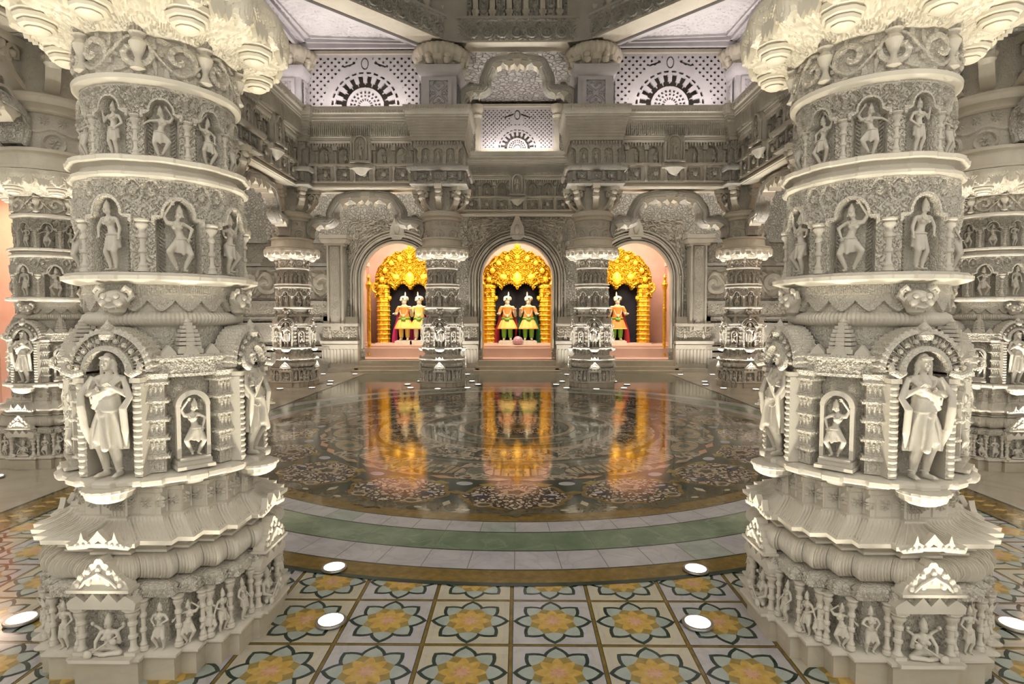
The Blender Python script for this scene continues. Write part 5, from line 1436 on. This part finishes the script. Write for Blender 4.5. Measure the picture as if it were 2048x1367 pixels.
# --- great circle
def ring(g, r0, r1, z, n=180, a0=0, a1=2 * PI, slabs=0):
    t = np.linspace(a0, a1, n + 1)
    P = np.zeros((n + 1, 2, 3))
    for j, r in enumerate((r1, r0)):
        P[:, j, 0] = np.clip(r * np.sin(t), -SQ + .0, SQ - .0); P[:, j, 1] = CY - r * np.cos(t); P[:, j, 2] = z
    g.grid(P)
def disc(g, r, z, n=180): g.flat([(r * math.sin(t), CY - r * math.cos(t)) for t in np.linspace(0, 2 * PI, n, endpoint=False)], z)
g = G()
for r0, r1, mt, z in ((4.44, 4.50, DRK, 15), (4.30, 4.46, GLD, 15.2), (4.03, 4.30, LIL, 15), (3.72, 4.03, GRN, 15), (3.52, 3.72, LIL, 15), (3.34, 3.52, GLD, 15.2)):
    g.m = mt; ring(g, r0, r1, z * DZ)
g.m = DRK
for r in (4.30, 4.03, 3.72, 3.52): ring(g, r - .006, r + .006, 16 * DZ)
for k in range(96):                                       # slab joints
    a = k * 2 * PI / 96
    for r0, r1 in ((4.04, 4.29), (3.73, 4.02), (3.53, 3.71)):
        if abs(r1 * math.sin(a)) > SQ: continue
        c, s = math.sin(a), -math.cos(a)
        g.m = GRY_; w = .0022
        g.flat([(r0 * c - w * s, CY + r0 * s + w * c), (r1 * c - w * s, CY + r1 * s + w * c), (r1 * c + w * s, CY + r1 * s - w * c), (r0 * c + w * s, CY + r0 * s - w * c)], 16.5 * DZ)
    rnd = rng.random()
    if rnd < .25:
        r0, r1 = ((4.04, 4.29), (3.73, 4.02), (3.53, 3.71))[int(rng.integers(3))]
        if r1 * abs(math.sin(a + .04)) < SQ - .15 and r1 * abs(math.sin(a)) < SQ - .15:
            g.m = PAL if r0 != 3.73 else OLV if rnd < .03 else PAL
            if r0 != 3.73: ring(g, r0, r1, 15.6 * DZ, 4, a, a + 2 * PI / 96)
obj('marble_rings', g, FM, floor, smooth=False)
g = G(); g.m = BRN; disc(g, 3.36, 17 * DZ)
def pol(a, r, x=0, y=0):
    """point in a frame at angle a, radius r : x sideways, y outward"""
    c, s = math.sin(a), -math.cos(a)
    return ((r + y) * c - x * s, CY + (r + y) * s + x * c)
def shape(g, a, r, pts, z): g.flat([pol(a, r, x, y) for x, y in pts], z)
def ell(rx, ry, n=24, lob=0, amp=0): return [(rx * (1 + amp * math.cos(lob * t)) * math.cos(t), ry * (1 + amp * math.cos(lob * t)) * math.sin(t)) for t in np.linspace(0, 2 * PI, n, endpoint=False)]
NS = 18
for k in range(NS):
    a = k * 2 * PI / NS; ah = a + PI / NS
    # scalloped medallions by the rim
    g.m = GLD; shape(g, a, 2.93, ell(.46, .34, 64, 8, .04), (18.05 + .03 * (k % 2)) * DZ)
    g.m = LAC; shape(g, a, 2.93, ell(.42, .31, 64, 8, .05), 19 * DZ)
    g.m = DRK; shape(g, a, 3.12, ell(.175, .15, 40, 7, .07), 20 * DZ); g.m = LAC; shape(g, a, 3.12, ell(.16, .135, 40, 7, .07), 21 * DZ)
    g.m = TAN; shape(g, a, 2.83, ell(.12, .10, 30, 5, .15), 20 * DZ); g.m = BRN; shape(g, a, 2.83, ell(.07, .06, 30, 5, .2), 21 * DZ)
    for sx in (-1, 1):
        g.m = BLU; shape(g, a, 2.95, [(sx * (.27 + x), y) for x, y in ell(.07, .035)], 20 * DZ)
        g.m = LIL; shape(g, a, 2.90, [(sx * (.31 + x), y) for x, y in ell(.04, .022)], 21 * DZ)
        g.m = TAN; shape(g, a, 3.15, [(sx * (.25 + x), y) for x, y in ell(.075, .055, 24, 5, .1)], 20 * DZ); g.m = BRN; shape(g, a, 3.15, [(sx * (.25 + x), y) for x, y in ell(.05, .03, 24)], 21 * DZ)
    g.m = BRN
    shape(g, a, 3.36, [(0, -.10), (.02, -.02), (.09, .01), (.13, .04), (.05, .035), (0, .07), (-.05, .035), (-.13, .04), (-.09, .01), (-.02, -.02)], 22 * DZ)
    # dark kites between the medallions with ivory ovals
    g.m = DRK; shape(g, ah, 2.80, [(-.28, -.28), (0, -.36), (.28, -.28), (.10, .10), (.13, .40), (0, .30), (-.13, .40), (-.10, .10)], 17.6 * DZ)
    g.m = F_LIL and LIL; shape(g, ah, 2.62, ell(.075, .055), 18.5 * DZ)
    g.m = CRM; shape(g, ah, 3.16, [(0, -.07), (.035, 0), (0, .07), (-.035, 0)], 18.5 * DZ)
    g.m = GLD; shape(g, ah, 2.88, [(-.10, 0), (0, -.05), (.10, 0), (0, .05)], 18.5 * DZ)
    for sx in (-1, 1):
        g.m = OLV; shape(g, ah, 2.66, [(sx * (.13 + .0), -.03), (sx * .24, -.10), (sx * .30, -.02), (sx * .22, .04)], 18.4 * DZ)
        g.m = CRM; shape(g, a, 3.27, [(sx * (.38 + x), y) for x, y in ell(.035, .02, 16)], 18.6 * DZ)
        g.m = TAN; shape(g, a, 2.62, [(sx * (.10 + x), y) for x, y in ell(.09, .028, 20)], 18.2 * DZ)
        g.m = BRN; shape(g, a, 2.62, [(sx * (.10 + x), y) for x, y in ell(.06, .012, 20)], 18.4 * DZ)
    # pale leaves and ladders
    g.m = PNK if k % 2 else TAN
    for sx in (-1, 1): shape(g, a, 2.46, [(sx * .03, 0), (sx * .16, -.045), (sx * .34, .0), (sx * .16, .045)], 19 * DZ)
    g.m = DRK; shape(g, a, 2.22, ell(.32, .155, 30), 18.5 * DZ); g.m = TAN; shape(g, a, 2.22, ell(.30, .14, 30), 18.75 * DZ); g.m = BRN
    for q in range(-3, 4): hq = .14 * math.sqrt(1 - (q * .07 / .3) ** 2); shape(g, a, 2.22, [(q * .07 - .009, -hq), (q * .07 + .009, -hq), (q * .07 + .009, hq), (q * .07 - .009, hq)], 19 * DZ)
    g.m = GRY_; shape(g, a, 2.22, ell(.10, .06, 24), 20 * DZ)
    g.m = LAC2; shape(g, ah, 2.20, ell(.22, .30, 40, 6, .08), 18 * DZ); g.m = GRY_; shape(g, ah, 2.20, ell(.09, .12, 30), 19 * DZ)
g.m = DRK; ring(g, 2.50, 2.53, 18.2 * DZ); 
g.m = GRY_; ring(g, 1.86, 1.94, 18.45 * DZ); g.m = DRK; ring(g, 1.80, 1.86, 18.5 * DZ)
g.m = LAC2; ring(g, 1.30, 1.80, 18.4 * DZ)
g.m = TAN; ring(g, 1.27, 1.30, 19 * DZ); g.m = BRN; ring(g, 1.15, 1.27, 18.4 * DZ)
for k in range(12):
    a = k * PI / 6
    g.m = GRY_; shape(g, a, 1.55, ell(.20, .16, 30), 19.5 * DZ); g.m = LAC; shape(g, a, 1.55, ell(.15, .11, 30), 20 * DZ); g.m = DRK; shape(g, a + PI / 12, 1.52, [(0, -.2), (.06, 0), (0, .2), (-.06, 0)], 20 * DZ)
g.m = GRY_; disc(g, 1.12, 21 * DZ, 96)
for r, mt in ((1.02, DRK), (.985, GRY_), (.80, DRK), (.775, TAN), (.70, DRK), (.68, GRY_), (.52, BRN), (.50, LAC), (.20, GLD), (.10, DRK)):
    g.m = mt; disc(g, r, (22 + (1.1 - r) * 3) * DZ, 96)
for k in range(24):
    g.m = DRK; shape(g, k * PI / 12, .89, [(0, -.06), (.03, 0), (0, .06), (-.03, 0)], 26 * DZ)
obj('mandala_inlay', g, FM, floor, smooth=False)

# ------------------------------------------------------------ floor uplights
m, nt, b = new_mat('lit glass'); LIT = m
tc = nt.nodes.new('ShaderNodeTexCoord'); b.inputs['Base Color'].default_value = (.9, .88, .82, 1)
b.inputs['Emission Color'].default_value = (1, .93, .84, 1); b.inputs['Emission Strength'].default_value = 3.2
STEEL = plain('brushed steel rim', (.45, .43, .38), .3, .8)
fg = G(); fg.lathe([(.060, 0), (.060, .010), (.072, .009), (.074, .004), (.074, 0)], 32); rim_me = fg.mesh('rim', STEEL)
dg_ = G(); dg_.lathe([(.0, .008), (.057, .010), (.060, .010)][::-1] , 32, cap=False); lens_me = dg_.mesh('lens', LIT)
names_q = {(-1, 0): 'left', (1, 0): 'right'}
PN = ['the near left pillar', 'the near right pillar', 'the left edge pillar', 'the right edge pillar', None, None, 'the left corner pillar', 'the right corner pillar', 'the far pillar left of the middle shrine', 'the far pillar right of the middle shrine']
def ulight(x, y, e, size=.12, col=(1, .93, .80), spread=62):
    l = bpy.data.lights.new('uplight', 'SPOT'); l.energy = e; l.color = col; l.spot_size = R(spread); l.spot_blend = 1.0; l.shadow_soft_size = size
    o = bpy.data.objects.new('uplight', l); COL.objects.link(o); o.location = (x, y, .03); return o
side_words = {0: 'in front of', 1: 'at the front right corner of', 2: 'to the right of', 3: 'at the back right corner of', 4: 'behind', 5: 'at the back left corner of', 6: 'to the left of', 7: 'at the front left corner of'}
ENE = [86, 86, 115, 115, 110, 110, 160, 160, 160, 160]
COLS = [(1, .93, .76), (1, .93, .76), (1, .95, .84), (1, .95, .84), (1, .93, .80), (1, .93, .80), (1, .95, .88), (1, .95, .88), (1, .95, .88), (1, .95, .88)]
for pi_, ((px, py), _l) in enumerate(PIL):
    for k in range(8):
        a = k * PI / 4; rr_ = .76 if k % 2 == 0 else .83
        x = px + rr_ * math.sin(a); y = py - rr_ * math.cos(a)
        o = ulight(x, y, ENE[pi_], .05, COLS[pi_])
        d = Vector((px - x, py - y, 0)).normalized() * .17 + Vector((0, 0, 1))
        o.rotation_euler = d.to_track_quat('-Z', 'Y').to_euler()
        if pi_ in (4, 5): vis = False
        else: vis = True
        fx = empty('floor_light', (x, y, .0105), 0, None, 'floor light', 'round floor lights set in the marble')
        link('rim', rim_me, fx); link('lens', lens_me, fx)
        fx['label'] = 'floor light ' + side_words[k] + ' ' + (PN[pi_] or ('the hidden pillar on the ' + ('left' if px < 0 else 'right') + ' side'))

# ------------------------------------------------------------ other lamps of the hall, and added fill lights
def area(loc, size, e, col, rot=(0, 0, 0), sy=None):
    l = bpy.data.lights.new('area_light', 'AREA'); l.energy = e; l.color = col; l.shape = 'RECTANGLE'; l.size = size; l.size_y = sy or size
    o = bpy.data.objects.new('area_light', l); COL.objects.link(o); o.location = loc; o.rotation_euler = rot; return o
# cove lamps lying on the cornices, washing the lattice screens and ceilings
for x, y, rz, L in ((-3.2, 11.85, 0, 2.0), (3.2, 11.85, 0, 2.0), (0, 15.0, 0, 1.9), (-4.45, 10.6, PI / 2, 2.0), (4.45, 10.6, -PI / 2, 2.0)):
    area((x, y, 5.80), L, 9, (1, .90, .86), (R(180 - 12), 0, rz), .10)
# shrine lamps
for i, x in enumerate(SHX):
    area((x, 16.0, 4.1), 1.6, 125, (1, .86, .72), (R(35), 0, 0), .6)
    l = bpy.data.lights.new('shrine_spot', 'SPOT'); l.energy = 175; l.color = (1, .90, .74); l.spot_size = R(75); l.spot_blend = .6; l.shadow_soft_size = .25
    o = bpy.data.objects.new('shrine_spot', l); COL.objects.link(o); o.location = (x, 15.75, 3.2)
    d = Vector((TX[i] - x, TY - 15.75, 2.0 - 3.2)); o.rotation_euler = d.to_track_quat('-Z', 'Y').to_euler()
for sx in (-1, 1): area((sx * 8.4, 8.1, 3.5), .8, 60, (1, .75, .55), (0, 0, 0), 2.0)
# floor lights along the back wall, then added fill lights overhead
for x in (-4.9, -4.1, -2.0, -1.25, 1.25, 2.0, 4.1, 4.9, -6.4, 6.4):
    o = ulight(x, 14.3, 70, .05, (1, .94, .84), 110); o.rotation_euler = Vector((0, .45, 1)).to_track_quat('-Z', 'Y').to_euler()
    if abs(x) < 6:
        fx = empty('floor_light', (x, 14.3, .0105), 0, None, 'floor light', 'round floor lights set in the marble'); link('rim', rim_me, fx); link('lens', lens_me, fx)
        fx['label'] = 'tiny floor light at foot of back wall, ' + {4.9: 'outermost', 4.1: 'outside the side shrine arch', 2.0: 'between two arches, nearer the side arch', 1.25: 'between two arches, nearer the middle arch'}[abs(x)] + (' left' if x < 0 else ' right')
area((0, 7.45, 9.8), 6.0, 280, (1, .94, .84), (0, 0, 0))                     # added fill light in the dome, brightens floor and far pillars
for x, y, e in ((-6.5, 5, 50), (6.5, 5, 50), (-6.5, 10.5, 60), (6.5, 10.5, 60), (-3.2, 13.8, 48), (3.2, 13.8, 48), (-3.2, 4.3, 40), (3.2, 4.3, 40), (-5, 14, 26), (5, 14, 26)):
    area((x, y, 6.9 if abs(x) > 1 else 6.6), 1.2, e, (1, .95, .86), (0, 0, 0))  # added fill lights under the ceilings, for even soft brightness
dome = G(); nn = 64
pp = []
for t in np.linspace(0, PI / 2, 14): pp.append((4.45 * math.cos(t), 8.35 + 2.6 * math.sin(t)))
for k in range(8): pass
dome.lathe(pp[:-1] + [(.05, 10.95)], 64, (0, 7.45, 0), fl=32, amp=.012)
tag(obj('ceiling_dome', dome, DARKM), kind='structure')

w = bpy.data.worlds.new('hall air'); SC.world = w; w.use_nodes = True
bg = w.node_tree.nodes['Background']; bg.inputs['Color'].default_value = (1, .96, .88, 1); bg.inputs['Strength'].default_value = .92

# ------------------------------------------------------------ camera
cam = bpy.data.cameras.new('camera'); co = bpy.data.objects.new('camera', cam); COL.objects.link(co)
cam.sensor_width = 36; cam.lens = 1140 / 2048 * 36; cam.clip_start = .05; cam.clip_end = 100
co.location = (.02, 0, 1.5); co.rotation_euler = (R(90 - 2.69), 0, R(.6))
SC.camera = co
SC.view_settings.view_transform = 'Standard'; SC.view_settings.look = 'None'; SC.view_settings.gamma = 1; SC.view_settings.exposure = .2
SC.cycles.max_bounces = 4; SC.cycles.diffuse_bounces = 2; SC.cycles.glossy_bounces = 2; SC.cycles.caustics_reflective = False; SC.cycles.caustics_refractive = False
SC.cycles.sample_clamp_indirect = 4; SC.cycles.use_adaptive_sampling = True; SC.cycles.adaptive_threshold = .12; SC.cycles.adaptive_min_samples = 12
